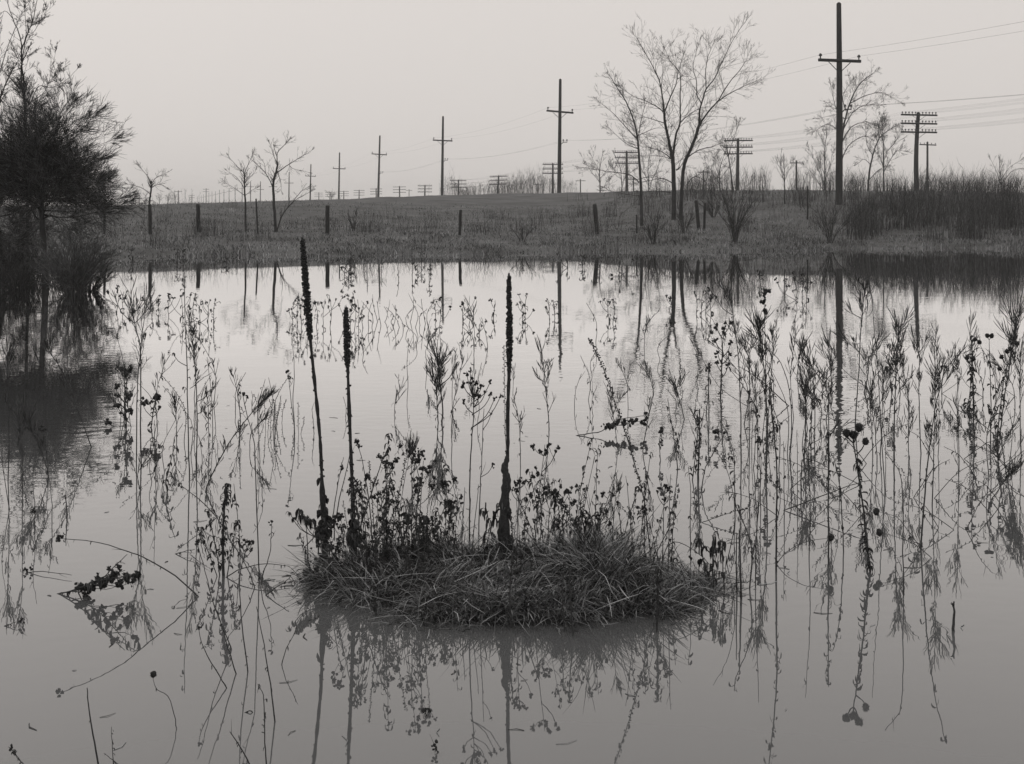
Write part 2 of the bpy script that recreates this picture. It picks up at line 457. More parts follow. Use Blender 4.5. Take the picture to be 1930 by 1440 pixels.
for i, (px, yt, d) in enumerate(tel_spec):
    x = (px - CX) / F * d; zt = H + (HY - yt) / F * d; zg = ground_z(x, d)
    ht = zt - zg
    lean = {0: .1, 4: .35}.get(i, R.uniform(-.06, .1))
    root = empty('telegraph_pole', (x - lean, d, zg))
    g = Geo(); wood_pole(g, 0, 0, -.5, ht, .20, .13, -.12 if i == 0 else 0, lean); g.build('pole', M['pole'], root)
    tilt = {4: -.05}.get(i, R.uniform(-.02, .02))
    pins = []
    for a in range(3):
        az = ht - .16 - a * .64; lx = lean * az / ht
        arm = box_obj('crossarm', (3.05, .10, .12), M['arm'], root, (lx, -.19, az), (0, tilt, arm_rot))
        ca, sa = cos(arm_rot), sin(arm_rot)
        for q in range(10):
            off = (-1.42 + 1.12 * q / 4) if q < 5 else (.30 + 1.12 * (q - 5) / 4)
            p = (lx + off * ca, -.19 + off * sa, az + .05 - off * tilt)
            if i < 7:
                o = bpy.data.objects.new('insulator', insulator_mesh(.19)); COL.objects.link(o); o.parent = arm; o.location = (off, 0, .05)
            pins.append((x - lean + p[0], d + p[1], zg + p[2] + .14))
        if i < 3:
            for sgn in (-1, 1):
                b_ = Geo(); b_.tube([(lx + .55 * sgn, -.15 + .55 * sgn * sa, az - .04), (lx, -.16, az - .42)], [.014, .014], 4); b_.build('brace', M['arm'], root)
    lab = lab_tel[i] if i < len(lab_tel) else 'small far three-armed telegraph pole, %s of four left of the fourth nearest tall pole' % ['first', 'second', 'third', 'fourth'][i - 9]
    tag(root, lab, 'telegraph pole', 'three-armed telegraph poles')
    TEL.append(pins)

# third line: short poles with one small arm
small_spec = [(1748, 268, 141), (1501, 303, 170), (1326, 321, 198.5), (1194, 335, 227), (1094, 338, 256), (1014, 345, 284), (771, 357, 400), (336, 359, 330), (388.5, 355, 420), (362, 367, 480)]
lab_small = ['small one-armed pole directly beside the largest three-armed telegraph pole', 'small one-armed pole left of the nearest tall pole',
             'small one-armed pole right of the big twin-trunk tree', 'small one-armed pole behind the slim tree beside the big tree',
             'small one-armed pole right of the second nearest tall pole', 'small one-armed pole amid the brush left of the second nearest tall pole',
             'tiny one-armed pole left of the third nearest tall pole', 'tiny lone one-armed pole at far left on the horizon',
             'tallest of the tiny two-armed poles in the far left pole cluster', 'tiny two-armed pole at the left end of the far pole cluster']
for i, (px, yt, d) in enumerate(small_spec):
    x = (px - CX) / F * d; zt = H + (HY - yt) / F * d; zg = ground_z(x, d); root = empty('telephone_pole', (x, d, zg))
    g = Geo(); wood_pole(g, 0, 0, -.4, zt - zg, .15, .11, sides=8); g.build('pole', M['pole'], root)
    arm = box_obj('crossarm', (2.1, .10, .12), M['arm'], root, (0, -.16, zt - zg - .3), (0, R.uniform(-.02, .02), arm_rot))
    if i >= 8: box_obj('crossarm', (2.1, .10, .12), M['arm'], root, (0, -.16, zt - zg - 1.1), (0, 0, arm_rot))
    if i < 4:
        for q in (-.95, -.45, .45, .95):
            o = bpy.data.objects.new('insulator', insulator_mesh(.18)); COL.objects.link(o); o.parent = arm
            o.location = (q, 0, .05)
    tag(root, lab_small[i], 'telephone pole', 'small one-armed poles')

# wires
def wire(anchors, sag, r, label, group):
    pts = []
    for a, b in zip(anchors[:-1], anchors[1:]):
        for k in range(12):
            t = k / 12
            pts.append((a[0] + (b[0] - a[0]) * t, a[1] + (b[1] - a[1]) * t, a[2] + (b[2] - a[2]) * t - 4 * sag * t * (1 - t)))
    pts.append(anchors[-1])
    g = Geo(); g.tube(pts, [r] * len(pts), 3); o = g.build('overhead_wire', M['wire'])
    tag(o, label, 'wire', group)
def before(a, b):      # where the line comes from, one span nearer than the frame shows
    return tuple(a[i] + (a[i] - b[i]) for i in range(3))
for s in (0, 1):
    an = [t[0][s] for t in TALL[:6]]; p0 = before(an[0], an[1]); p0 = (p0[0], p0[1], p0[2] + .5)
    wire([p0] + an,  .45, .0045, ['upper power wire on the left ends of the tall pole crossarms', 'upper power wire on the right ends of the tall pole crossarms'][s], 'wires of the tall pole line')
for s in (0, 1):
    an = [t[1][s] for t in TALL[:4]]; p0 = before(an[0], an[1])
    wire([p0] + an,  .45, .0045, ['lower wire on the inner pins of the tall pole side brackets', 'lower wire on the outer pins of the tall pole side brackets'][s], 'wires of the tall pole line')
for q in range(30):
    an = [t[q] for t in TEL[:6]]; p0 = before(an[0], an[1])
    wire([p0] + an,  .25, .0021, 'faint telegraph wire on the %s pin from left of the %s telegraph crossarms' % ('first' if q % 10 == 0 else nth(q % 10), ['top', 'middle', 'bottom'][q // 10]), 'telegraph wires')

# ------------------------------------------------------------------ fence posts and stakes
posts = [(197, 380, 441, 5, 0, 0), (284, 386, 442, 7, 2, 0), (375, 386, 438, 8, 2, 0), (487, 375, 441, 3, 4, 0), (617, 388, 441, 8, 0, 0), (692, 392, 450, 1.6, 0, 1), (866, 396, 443, 6, -2, 0),
         (1127, 386, 441, 8, 6, 0), (1319, 378, 432, 7, 7, 0), (1327, 383, 432, 5, -2, 0), (1358, 380, 436, 3, -2, 1), (1522, 352, 414, 3, 0, 0), (1830, 376, 437, 8, -3, 0), (1201, 405, 440, 3, 1, 0)]
posts.sort()
plab = ['thin fence post beside the dark thorn tree at the left', 'dark fence post in front of the leftmost bare sapling', 'stout dark fence post between the two leftmost saplings',
        'thin leaning stake between the slender sapling and the forked sapling', 'stout upright fence post right of the forked sapling', 'very thin pale stake in the grass right of the stout middle post',
        'fence post directly below the third nearest tall pole', 'stout fence post leaning left, below the second nearest tall pole', 'short thin stake left of the slim tree by the big tree',
        'leaning fence post of the pair right of the big twin-trunk tree', 'upright thin post of the pair right of the big twin-trunk tree', 'pale slender stake left of the vase-shaped shrub',
        'tall thin stake left of the nearest tall utility pole', 'fence post standing in the dark thicket at far right']
for i, (px, yt, yb, wpx, dx, pale) in enumerate(posts):
    best = min(np.arange(36, 62, .25), key=lambda d: abs((H - (yb - HY) / F * d) - ground_z((px - CX) / F * d, d)))
    d = float(best); x = (px - CX) / F * d; zg = ground_z(x, d); h = (yb - yt) / F * d; r = wpx / F * d / 2
    n = 6; g = Geo(); lean = -dx / F * d
    pts = [(lean * t + R.uniform(-.008, .008), R.uniform(-.01, .01), -.35 + (h + .35) * t) for t in np.linspace(0, 1, n)]
    rad = [r * R.uniform(.92, 1.08) for _ in range(n)]
    pts.append((pts[-1][0], 0, h + r * .3)); rad.append(r * .55)
    g.tube(pts, rad, 8); o = g.build('fence_post' if wpx > 4 else 'stake', M['pale'] if pale else M['post'], None, (x, d, zg))
    tag(o, plab[i], 'fence post' if wpx > 4 else 'stake', 'fence posts and stakes along the bank')

# ------------------------------------------------------------------ trees
def unit(v):
    l = sqrt(v[0] ** 2 + v[1] ** 2 + v[2] ** 2) or 1e-9
    return (v[0] / l, v[1] / l, v[2] / l)

def deflect(d, ang, rng):
    a = unit((rng.gauss(0, 1), rng.gauss(0, 1), rng.gauss(0, 1)))
    k = a[0] * d[0] + a[1] * d[1] + a[2] * d[2]
    a = unit((a[0] - k * d[0], a[1] - k * d[1], a[2] - k * d[2]))
    c, s = cos(ang), sin(ang)
    return (d[0] * c + a[0] * s, d[1] * c + a[1] * s, d[2] * c + a[2] * s)

def twig(g, p, d, L, r, level, rng, up=.25, kids=5, ang=.7, wander=.14, shrink=.55, rmin=.0035):
    n = (4 if r < .012 else 5) if level > 0 else 3
    pts = [p]; st = L / (n - 1); q = p; dd = d; dirs = [d]
    for k in range(n - 1):
        dd = unit((dd[0] + rng.gauss(0, wander), dd[1] + rng.gauss(0, wander), dd[2] + rng.gauss(0, wander) + up * .3))
        q = (q[0] + dd[0] * st, q[1] + dd[1] * st, q[2] + dd[2] * st); pts.append(q); dirs.append(dd)
    rad = [max(rmin, r * (1 - .75 * k / (n - 1))) for k in range(n)]
    rad[-1] = rmin * .5
    g.tube(pts, rad, 3 if r < .02 else 5)
    if level > 0:
        m = max(1, int(kids * rng.uniform(.7, 1.3)))
        for j in range(m):
            t = rng.uniform(.2, .97); f = t * (n - 1); k = int(f); u = f - k
            s = tuple(pts[k][c] + (pts[k + 1][c] - pts[k][c]) * u for c in range(3))
            nd = deflect(dirs[k + 1], rng.uniform(.55, 1.25) * ang, rng)
            nd = unit((nd[0], nd[1], nd[2] + up * .35))
            twig(g, s, nd, L * shrink * rng.uniform(.6, 1.25) * (1.15 - .5 * t), max(rmin, rad[k] * .6), level - 1, rng, up, kids, ang, wander, shrink, rmin)

def catmull(P, per=4):
    if len(P) == 2: P = [P[0], tuple((a + b) / 2 for a, b in zip(P[0], P[1])), P[1]]
    Q = [P[0]] + list(P) + [P[-1]]; out = []
    for i in range(1, len(Q) - 2):
        a, b, c, d = Q[i - 1], Q[i], Q[i + 1], Q[i + 2]
        for k in range(per):
            t = k / per
            out.append(tuple(.5 * (2 * b[j] + (c[j] - a[j]) * t + (2 * a[j] - 5 * b[j] + 4 * c[j] - d[j]) * t * t + (3 * b[j] - a[j] - 3 * c[j] + d[j]) * t ** 3) for j in range(len(b))))
    out.append(tuple(Q[-2]))
    return out

def tree(label, d, limbs, conv, seed, twigL=1.0, level=2, kids=5, up=.25, dens=1.0, start=.25, ang=.88, trunk_mat='bark', crown_mat='twig', name='bare_tree', cat='tree', group=None, spread=.45, rmin=.0035, trunk_limbs=1, depth_swing=1.0, shrink=.5, wander=.05, pull=0.0):
    """limbs: list of ([(X, Y), ...] pixel outline in a crop, width0 px, width1 px); conv maps crop pixels to photo pixels"""
    rng = random.Random(seed)
    gt, gc = Geo(), Geo(); placed = []
    base = None
    for li, (pl, w0, w1) in enumerate(limbs):
        pts2 = [conv(*q) for q in pl]
        if li >= trunk_limbs:
            w0, w1 = w0 * .85, w1 * .7
            if pull: a0 = pts2[0]; pts2 = [(a0[0] + (q[0] - a0[0]) * (1 - pull), a0[1] + (q[1] - a0[1]) * (1 - pull)) for q in pts2]
        yo = 0.0
        if placed:
            yo = min(placed, key=lambda q: (q[0] - pts2[0][0]) ** 2 + (q[1] - pts2[0][1]) ** 2)[2]
        kslope = 0 if li == 0 else rng.choice([-1, 1]) * rng.uniform(.15, .6) * depth_swing
        P3 = []; ln = 0
        for k, q in enumerate(pts2):
            if k: ln += sqrt((q[0] - pts2[k - 1][0]) ** 2 + (q[1] - pts2[k - 1][1]) ** 2)
            dd = d + yo + kslope * ln * d / F
            P3.append(((q[0] - CX) / F * d, dd, H - (q[1] - HY) / F * d))
        for q, p3 in zip(pts2, P3): placed.append((q[0], q[1], p3[1] - d))
        if li == 0:
            zg = ground_z(P3[0][0], d); base = (P3[0][0], d, max(zg, -.3))
            P3[0] = (P3[0][0], d, min(P3[0][2], base[2]) - .12)
        C = catmull(P3, 4); n = len(C)
        C = [C[0]] + [tuple(c + rng.gauss(0, .012 * spread) * (d / 50) for c in q) for q in C[1:]]
        r0, r1 = w0 / F * d / 2, w1 / F * d / 2
        rad = [r0 + (r1 - r0) * (k / (n - 1)) ** .8 for k in range(n)]
        (gt if li < trunk_limbs else gc).tube(C, rad, 8 if r0 > .05 else 5)
        tot = sum(sqrt(sum((C[k + 1][j] - C[k][j]) ** 2 for j in range(3))) for k in range(n - 1))
        cnt = int(tot * 3.2 * dens / max(twigL, .3)) + 2
        st = start if li < trunk_limbs else .12
        for _ in range(cnt):
            t = st + (1 - st) * rng.random() ** .8
            f = min(t * (n - 1), n - 1.001); k = int(f); u = f - k
            p = tuple(C[k][c] + (C[k + 1][c] - C[k][c]) * u for c in range(3))
            dr = unit(tuple(C[k + 1][c] - C[k][c] for c in range(3)))
            nd = deflect(dr, rng.uniform(.5, 1.2) * ang, rng); nd = unit((nd[0], nd[1], nd[2] + up * .5))
            twig(gc, p, nd, twigL * rng.uniform(.5, 1.25) * (1.15 - .35 * t), max(rmin, min(rad[k] * .45, .011)), level, rng, up, kids, ang * .75, wander, shrink, rmin)
        # the limb's own tip runs out into twigs
        dr = unit(tuple(C[-1][c] - C[-2][c] for c in range(3)))
        for _ in range(3):
            twig(gc, C[-1], deflect(dr, rng.uniform(0, .35), rng), twigL * rng.uniform(.3, .6), max(rmin, min(r1, .01)), level, rng, up, kids, ang * .6, wander, shrink, rmin)
    root = empty(name, base)
    for gg, nm, mt in ((gt, 'trunk', trunk_mat), (gc, 'crown', crown_mat)):
        o = gg.build(nm, M[mt], root, base)
    tag(root, label, cat, group)
    return root

c4 = lambda X, Y: (1050 + X / 3.064, 30 + Y / 3.064)
c4t = lambda X, Y: c4(X, Y if Y > 560 else 560 - (560 - Y) * .88)
tree('big bare twin-trunk tree with a wide fan of branches right of centre', 56, [
    ([(672, 1230), (675, 1050), (672, 900), (668, 830), (660, 790)], 9, 7),
    ([(712, 1215), (713, 1050), (718, 900), (735, 825), (770, 740), (800, 640)], 7.5, 5.5),
    ([(660, 790), (640, 720), (612, 620), (605, 565)], 7, 6),
    ([(605, 565), (590, 470), (565, 360), (500, 230), (430, 110)], 4.5, 1),
    ([(605, 565), (630, 490), (660, 400), (672, 320), (690, 230)], 4, 1),
    ([(668, 830), (682, 740), (700, 670), (725, 610), (730, 520), (738, 400), (742, 270), (690, 180), (665, 100)], 6, 1),
    ([(800, 640), (797, 570), (805, 520), (825, 430), (870, 360), (900, 270), (945, 150), (985, 70)], 5, 1),
    ([(800, 640), (850, 570), (920, 490), (985, 440), (1050, 400), (1130, 360)], 5, 1),
    ([(920, 490), (985, 370), (1060, 270), (1100, 190)], 3, .8),
    ([(805, 520), (775, 460), (770, 380), (745, 300), (760, 200)], 3, .8),
    ([(825, 430), (830, 300), (850, 200), (880, 130)], 2.6, .8),
    ([(605, 565), (540, 520), (440, 480), (360, 435)], 3, .7),
    ([(612, 625), (540, 600), (470, 570)], 2.4, .6),
    ([(668, 830), (600, 780), (540, 760), (480, 750)], 2.6, .7),
    ([(665, 830), (600, 812), (490, 812)], 2.2, .6),
    ([(735, 825), (800, 780), (880, 760), (950, 730)], 3, .8),
    ([(740, 970), (790, 928), (850, 955), (890, 1005)], 2.6, .8),
    ([(662, 965), (620, 940), (560, 945), (490, 960)], 2.6, .7),
    ([(690, 890), (715, 870)], 4, 3),
    ([(725, 610), (780, 560), (850, 520), (920, 520)], 2.5, .7),
    ([(565, 360), (545, 280), (580, 200)], 2, .6),
    ([(660, 1020), (560, 1010), (500, 1020)], 2, .6),
], c4t, 11, twigL=1.25, level=2, kids=4, up=.16, dens=1.8, shrink=.48, start=.55, trunk_limbs=2, rmin=.0034, ang=.9)
tree('slim bare tree leaning left, just left of the big twin-trunk tree', 54, [
    ([(490, 1245), (486, 1050), (478, 900), (470, 770), (460, 680), (440, 600), (400, 500), (350, 420), (310, 355)], 6.5, 1),
    ([(465, 715), (400, 640), (330, 560), (250, 490)], 3, .7),
    ([(472, 960), (420, 920), (330, 905), (240, 895), (150, 880)], 3, .8),
    ([(470, 770), (400, 735), (320, 660)], 2.4, .7), ([(464, 720), (480, 620), (500, 520)], 2.2, .7),
    ([(470, 690), (550, 655), (610, 650)], 2, .6), ([(482, 1040), (400, 1030), (300, 1010)], 2, .6), ([(478, 940), (540, 930), (600, 945)], 2, .6),
], c4, 12, twigL=.85, level=2, kids=4, up=.12, dens=1.2, start=.35, rmin=.0034, ang=.9, shrink=.5)

c2 = lambda X, Y: (180 + X / 3.86, 200 + Y / 3.86)
SAP = 'bare saplings on the bank'
tree('leftmost bare sapling with a small crooked crown behind a fence post', 46, [
    ([(402, 940), (392, 720), (400, 640), (405, 570)], 5, 3), ([(405, 570), (375, 500), (325, 430)], 2.2, .6), ([(405, 565), (450, 520), (530, 485)], 2.2, .6),
    ([(400, 640), (330, 590), (250, 570)], 1.8, .6), ([(405, 590), (470, 570), (525, 590)], 1.8, .6), ([(395, 700), (360, 680), (345, 720)], 1.6, .6), ([(397, 690), (430, 690), (440, 730)], 1.4, .5)],
    c2, 13, twigL=.35, level=1, kids=4, dens=1.0, start=.8, group=SAP)
tree('slender straight bare sapling, second from left on the bank', 46, [
    ([(1093, 945), (1090, 720), (1084, 600), (1083, 490)], 4.5, 2.5), ([(1083, 490), (1040, 440), (985, 370)], 2, .6), ([(1083, 490), (1110, 400), (1130, 340)], 2, .6),
    ([(1083, 600), (1040, 520), (985, 480)], 1.8, .5), ([(1085, 650), (1010, 590), (960, 560)], 1.6, .5), ([(1085, 560), (1130, 520), (1170, 480)], 1.8, .5), ([(1088, 650), (1130, 620), (1165, 600)], 1.5, .5)],
    c2, 14, twigL=.4, level=1, kids=4, dens=.9, start=.6, group=SAP)
tree('forked bare sapling with two stems and wide open crown on the bank', 46, [
    ([(1313, 915), (1300, 720), (1293, 600), (1300, 530), (1325, 430)], 6, 3.5), ([(1325, 430), (1332, 345), (1400, 280), (1435, 250)], 2.8, .7), ([(1325, 425), (1290, 350), (1265, 270)], 2.2, .6),
    ([(1332, 380), (1315, 300), (1310, 285)], 1.6, .6), ([(1310, 490), (1400, 420), (1470, 370), (1545, 320)], 2.6, .7), ([(1293, 595), (1230, 490), (1110, 380)], 3, .8),
    ([(1322, 470), (1345, 550), (1345, 610)], 2, .7), ([(1320, 910), (1345, 800), (1420, 690), (1530, 620)], 4, .8), ([(1415, 690), (1480, 620), (1530, 590)], 2, .6), ([(1230, 490), (1225, 420), (1200, 380)], 1.6, .5),
    ([(1400, 420), (1420, 450), (1530, 480)], 1.6, .5)],
    c2, 15, twigL=.4, level=1, kids=4, dens=.8, start=.6, group=SAP)

c5 = lambda X, Y: (1450 + X / 2.769, Y / 2.769)
BG = 'bare trees behind the bank'
tree('spreading bare tree directly behind the nearest tall utility pole', 82, [
    ([(368, 960), (372, 850), (384, 680), (420, 540), (470, 440), (545, 380)], 6, 1), ([(384, 680), (440, 590), (510, 545), (600, 545)], 3, .8), ([(378, 740), (440, 660), (520, 630), (560, 640)], 3, .8),
    ([(372, 850), (420, 760), (500, 710), (540, 715)], 3, .8), ([(384, 650), (330, 560), (290, 460)], 2.6, .7), ([(380, 700), (300, 650), (220, 690)], 2.2, .7), ([(395, 620), (340, 600), (260, 620)], 2, .6),
    ([(420, 540), (500, 500), (570, 490), (640, 530)], 2.4, .6), ([(400, 580), (390, 500), (440, 420)], 2.2, .6)],
    c5, 16, twigL=1.0, level=2, kids=5, up=.08, dens=1.3, start=.3, group=BG, rmin=.0042)
tree('curved bare tree right of the nearest tall utility pole', 86, [
    ([(515, 1000), (520, 920), (540, 810), (575, 720), (645, 665)], 5, 1), ([(540, 810), (500, 760), (480, 680)], 2.2, .7), ([(575, 720), (575, 650), (600, 600)], 2.2, .6), ([(530, 860), (500, 830), (475, 850)], 1.8, .6), ([(520, 940), (560, 890), (600, 870)], 2, .6)],
    c5, 17, twigL=.8, level=2, kids=4, up=.15, dens=1.7, start=.3, group=BG, rmin=.0042)
tree('straight bare tree left of the largest three-armed telegraph pole', 88, [
    ([(597, 1000), (597, 860), (594, 740), (590, 650)], 3.6, 1), ([(597, 880), (560, 800), (540, 730)], 1.8, .6), ([(597, 900), (640, 800), (680, 790)], 1.8, .6), ([(596, 800), (640, 740), (660, 690)], 1.8, .6), ([(595, 780), (560, 700), (560, 640)], 1.6, .6)],
    c5, 18, twigL=.85, level=2, kids=5, up=.3, dens=1.5, start=.25, group=BG, rmin=.0042)
tree('upswept bushy bare tree just left of the nearest tall utility pole', 78, [
    ([(290, 1010), (290, 900), (288, 800), (300, 690)], 3, .8), ([(290, 980), (250, 880), (200, 780)], 2, .6), ([(290, 970), (260, 900), (250, 850)], 1.8, .5), ([(290, 940), (330, 860), (350, 790)], 1.8, .5), ([(280, 990), (230, 920), (180, 870)], 1.6, .5)],
    c5, 19, twigL=.85, level=2, kids=4, up=.3, dens=1.5, start=.15, group=BG, rmin=.0042)
tree('small bare tree left of the small one-armed pole by the nearest tall pole', 62, [
    ([(80, 1070), (80, 980), (78, 900), (75, 830)], 3, .8), ([(80, 960), (50, 890), (25, 850)], 1.4, .5), ([(80, 940), (110, 880), (130, 840)], 1.4, .5), ([(79, 920), (60, 860), (70, 800)], 1.4, .5)],
    c5, 20, twigL=.6, level=1, kids=4, up=.3, dens=1.1, start=.3, group=BG, rmin=.0042)
tree('bare fan-shaped treetop above the thicket at the right edge', 66, [
    ([(1212, 1060), (1212, 980), (1205, 900), (1200, 840)], 2.4, .8), ([(1212, 970), (1180, 900), (1140, 830)], 1.8, .5), ([(1212, 960), (1260, 890), (1320, 880)], 1.8, .5), ([(1210, 940), (1240, 880), (1290, 840)], 1.5, .5)],
    c5, 21, twigL=.6, level=1, kids=4, up=.3, dens=1.0, start=.3, group=BG, rmin=.0042)
tree('small fan-crowned bare tree left of the slim leaning tree', 92, [
    ([(248, 1050), (248, 950), (246, 880), (262, 800)], 3, .7), ([(248, 960), (200, 900), (180, 860)], 1.6, .5), ([(248, 940), (290, 890), (310, 850)], 1.6, .5), ([(247, 900), (215, 840), (200, 800)], 1.5, .5), ([(248, 1000), (280, 980), (300, 950)], 1.3, .5)],
    c4, 22, twigL=.8, level=2, kids=4, up=.3, dens=1.0, start=.2, group=BG, rmin=.0042)
tree('bare tree with an upswept right limb behind the vase-shaped shrub', 80, [
    ([(1012, 1010), (1005, 920), (990, 810), (975, 740)], 3.6, .9), ([(990, 810), (1020, 720), (1060, 620)], 2.2, .6), ([(992, 820), (960, 770), (930, 720)], 1.8, .6), ([(1000, 880), (960, 860), (930, 840)], 1.5, .5)],
    c4, 23, twigL=.8, level=2, kids=4, up=.25, dens=1.0, start=.25, group=BG, rmin=.0042)
tree('low upswept bare tree right of the big twin-trunk tree', 84, [
    ([(938, 1020), (938, 940), (940, 880), (965, 800)], 2.6, .7), ([(938, 970), (900, 900), (870, 840)], 1.6, .5), ([(938, 950), (975, 890), (1000, 850)], 1.5, .5), ([(939, 930), (920, 860), (925, 810)], 1.5, .5)],
    c4, 24, twigL=.8, level=2, kids=4, up=.3, dens=1.0, start=.15, group=BG, rmin=.0042)
tree('thin bare tree behind the slim leaning tree, between two poles', 88, [
    ([(375, 1040), (372, 960), (365, 880), (330, 800)], 2.4, .6), ([(373, 970), (400, 920), (430, 900)], 1.3, .5), ([(370, 940), (340, 920), (320, 880)], 1.3, .5)],
    c4, 25, twigL=.8, level=2, kids=4, up=.3, dens=1.0, start=.15, group=BG, rmin=.0042)
tree('pair of thin upright bare stems between the slim tree and the big tree', 88, [
    ([(530, 1040), (528, 940), (525, 870), (540, 780)], 2.4, .6), ([(530, 1010), (560, 930), (595, 860), (610, 780)], 1.8, .5), ([(528, 960), (505, 900), (500, 840)], 1.4, .5)],
    c4, 26, twigL=.9, level=2, kids=4, up=.3, dens=1.3, start=.15, group=BG, rmin=.0042)

# the thorn tree standing in the water at the left, and the taller trees behind it
c1 = lambda X, Y: (X / 2.571, Y / 2.571)
thorn = [([(222, 1430), (215, 1250), (205, 1100), (200, 950), (190, 800)], 14, 8)]
rt = random.Random(5)
for (sx, sy, ex, ey) in [(200, 950, 560, 960), (200, 900, 600, 880), (195, 860, 560, 790), (192, 820, 520, 660), (190, 800, 500, 560), (190, 800, 420, 510), (190, 810, 300, 490), (190, 800, 180, 480), (190, 820, 60, 500), (192, 850, -40, 560),
                         (200, 900, -60, 700), (200, 950, -80, 860), (203, 1000, -60, 1000), (203, 1020, 430, 1010), (205, 1060, 380, 1080), (205, 1080, 20, 1120), (198, 930, 430, 840), (195, 870, 400, 700), (190, 810, 330, 600), (205, 1040, 560, 1000),
                         (190, 830, 120, 600), (196, 900, 60, 800), (196, 880, 300, 760), (200, 960, 300, 900), (200, 980, 80, 940)]:
    mx, my = (sx + ex) / 2 + rt.uniform(-25, 25), (sy + ey) / 2 + rt.uniform(-20, 45)
    thorn.append(([(sx, sy), ((sx + mx) / 2 + rt.uniform(-15, 15), (sy + my) / 2 + rt.uniform(-15, 15)), (mx, my), (ex, ey)], 4.5, .9))
for _ in range(34):
    sy = rt.uniform(800, 1080); sx = 200 + rt.uniform(-6, 6); an = rt.uniform(-.35, pi + .35); rx_, ry_ = rt.uniform(120, 300), rt.uniform(100, 260)
    ex, ey = sx + rx_ * cos(an), sy - ry_ * sin(an) * (.9 if sin(an) > 0 else .5)
    thorn.append(([(sx, sy), (sx * .6 + ex * .4 + rt.uniform(-15, 15), sy * .6 + ey * .4 + rt.uniform(-5, 35)), (ex, ey)], 2.6, .7))
tree('dense dark thorn tree standing in the water at the left edge', 22.0, thorn, c1, 31, twigL=.56, level=2, kids=6, up=.03, dens=2.35, start=.75, ang=.7, pull=.12, wander=.04, shrink=.72, name='thorn_tree', rmin=.0026, depth_swing=1.4, crown_mat='thorn')
thorn2 = [([(20, 1420), (10, 1250), (-20, 1050), (-30, 850)], 15, 8), ([(210, 1245), (150, 1243), (90, 1250), (40, 1290), (20, 1330)], 6, 6)]
for (sx, sy, ex, ey) in [(-25, 900, 120, 700), (-20, 950, 160, 800), (-10, 1050, 150, 960), (-5, 1120, 150, 1080), (0, 1180, 130, 1180), (-30, 850, 60, 560), (-30, 850, -80, 560), (-20, 980, -140, 800), (-10, 1100, -120, 1000), (-30, 860, 160, 620), (0, 1200, 100, 1320)]:
    thorn2.append(([(sx, sy), ((sx + ex) / 2 + rt.uniform(-20, 20), (sy + ey) / 2 + rt.uniform(-10, 40)), (ex, ey)], 4.5, .9))
tree('dark tangled thorn tree at the very left edge with a low horizontal limb', 23.2, thorn2, c1, 32, twigL=.56, level=2, kids=7, up=.03, dens=2.9, start=.6, ang=.7, pull=.12, wander=.04, shrink=.72, name='thorn_tree', rmin=.0026, depth_swing=1.2, crown_mat='thorn')
tree('tall bare tree rising behind the dark thorn tree at upper left', 31, [
    ([(140, 1290), (130, 900), (122, 600), (118, 480), (105, 430)], 7, 5), ([(118, 480), (130, 400), (132, 330), (145, 258), (185, 190), (225, 125), (260, 40), (290, -40)], 5, 1), ([(145, 258), (130, 190), (85, 100), (50, 20), (40, -50)], 3.4, 1),
    ([(105, 430), (108, 350), (120, 300), (145, 258)], 4, 3), ([(105, 430), (80, 300), (72, 150), (45, 30), (30, -60)], 3, .9), ([(122, 520), (165, 490), (215, 425), (290, 435), (370, 410), (440, 365)], 2.8, .7),
    ([(100, 440), (50, 370), (0, 320), (-60, 290)], 2.6, .7), ([(120, 560), (60, 520), (0, 500), (-50, 400)], 2.6, .8), ([(185, 190), (230, 170), (280, 95)], 1.8, .6), ([(140, 500), (200, 440), (215, 330), (215, 240)], 2, .6),
    ([(120, 560), (200, 500), (240, 450), (250, 330)], 1.8, .5), ([(85, 100), (40, 60), (0, 100)], 2, .6)],
    c1, 33, twigL=.46, level=2, kids=5, up=.15, dens=.8, start=.75)
tree('bare tree cut by the left edge behind the thorn trees', 33, [
    ([(-40, 1280), (-30, 900), (-10, 560), (10, 450), (60, 340)], 6, 2), ([(-10, 560), (-30, 400), (0, 200), (50, 30)], 3.4, .9), ([(0, 500), (30, 440), (80, 420), (110, 300)], 2.4, .7), ([(-10, 520), (-40, 300), (-30, 120), (20, 60)], 2.4, .7), ([(10, 450), (0, 360), (20, 300), (50, 180)], 2, .6)],
    c1, 34, twigL=.42, level=2, kids=4, up=.15, dens=.6, start=.6)

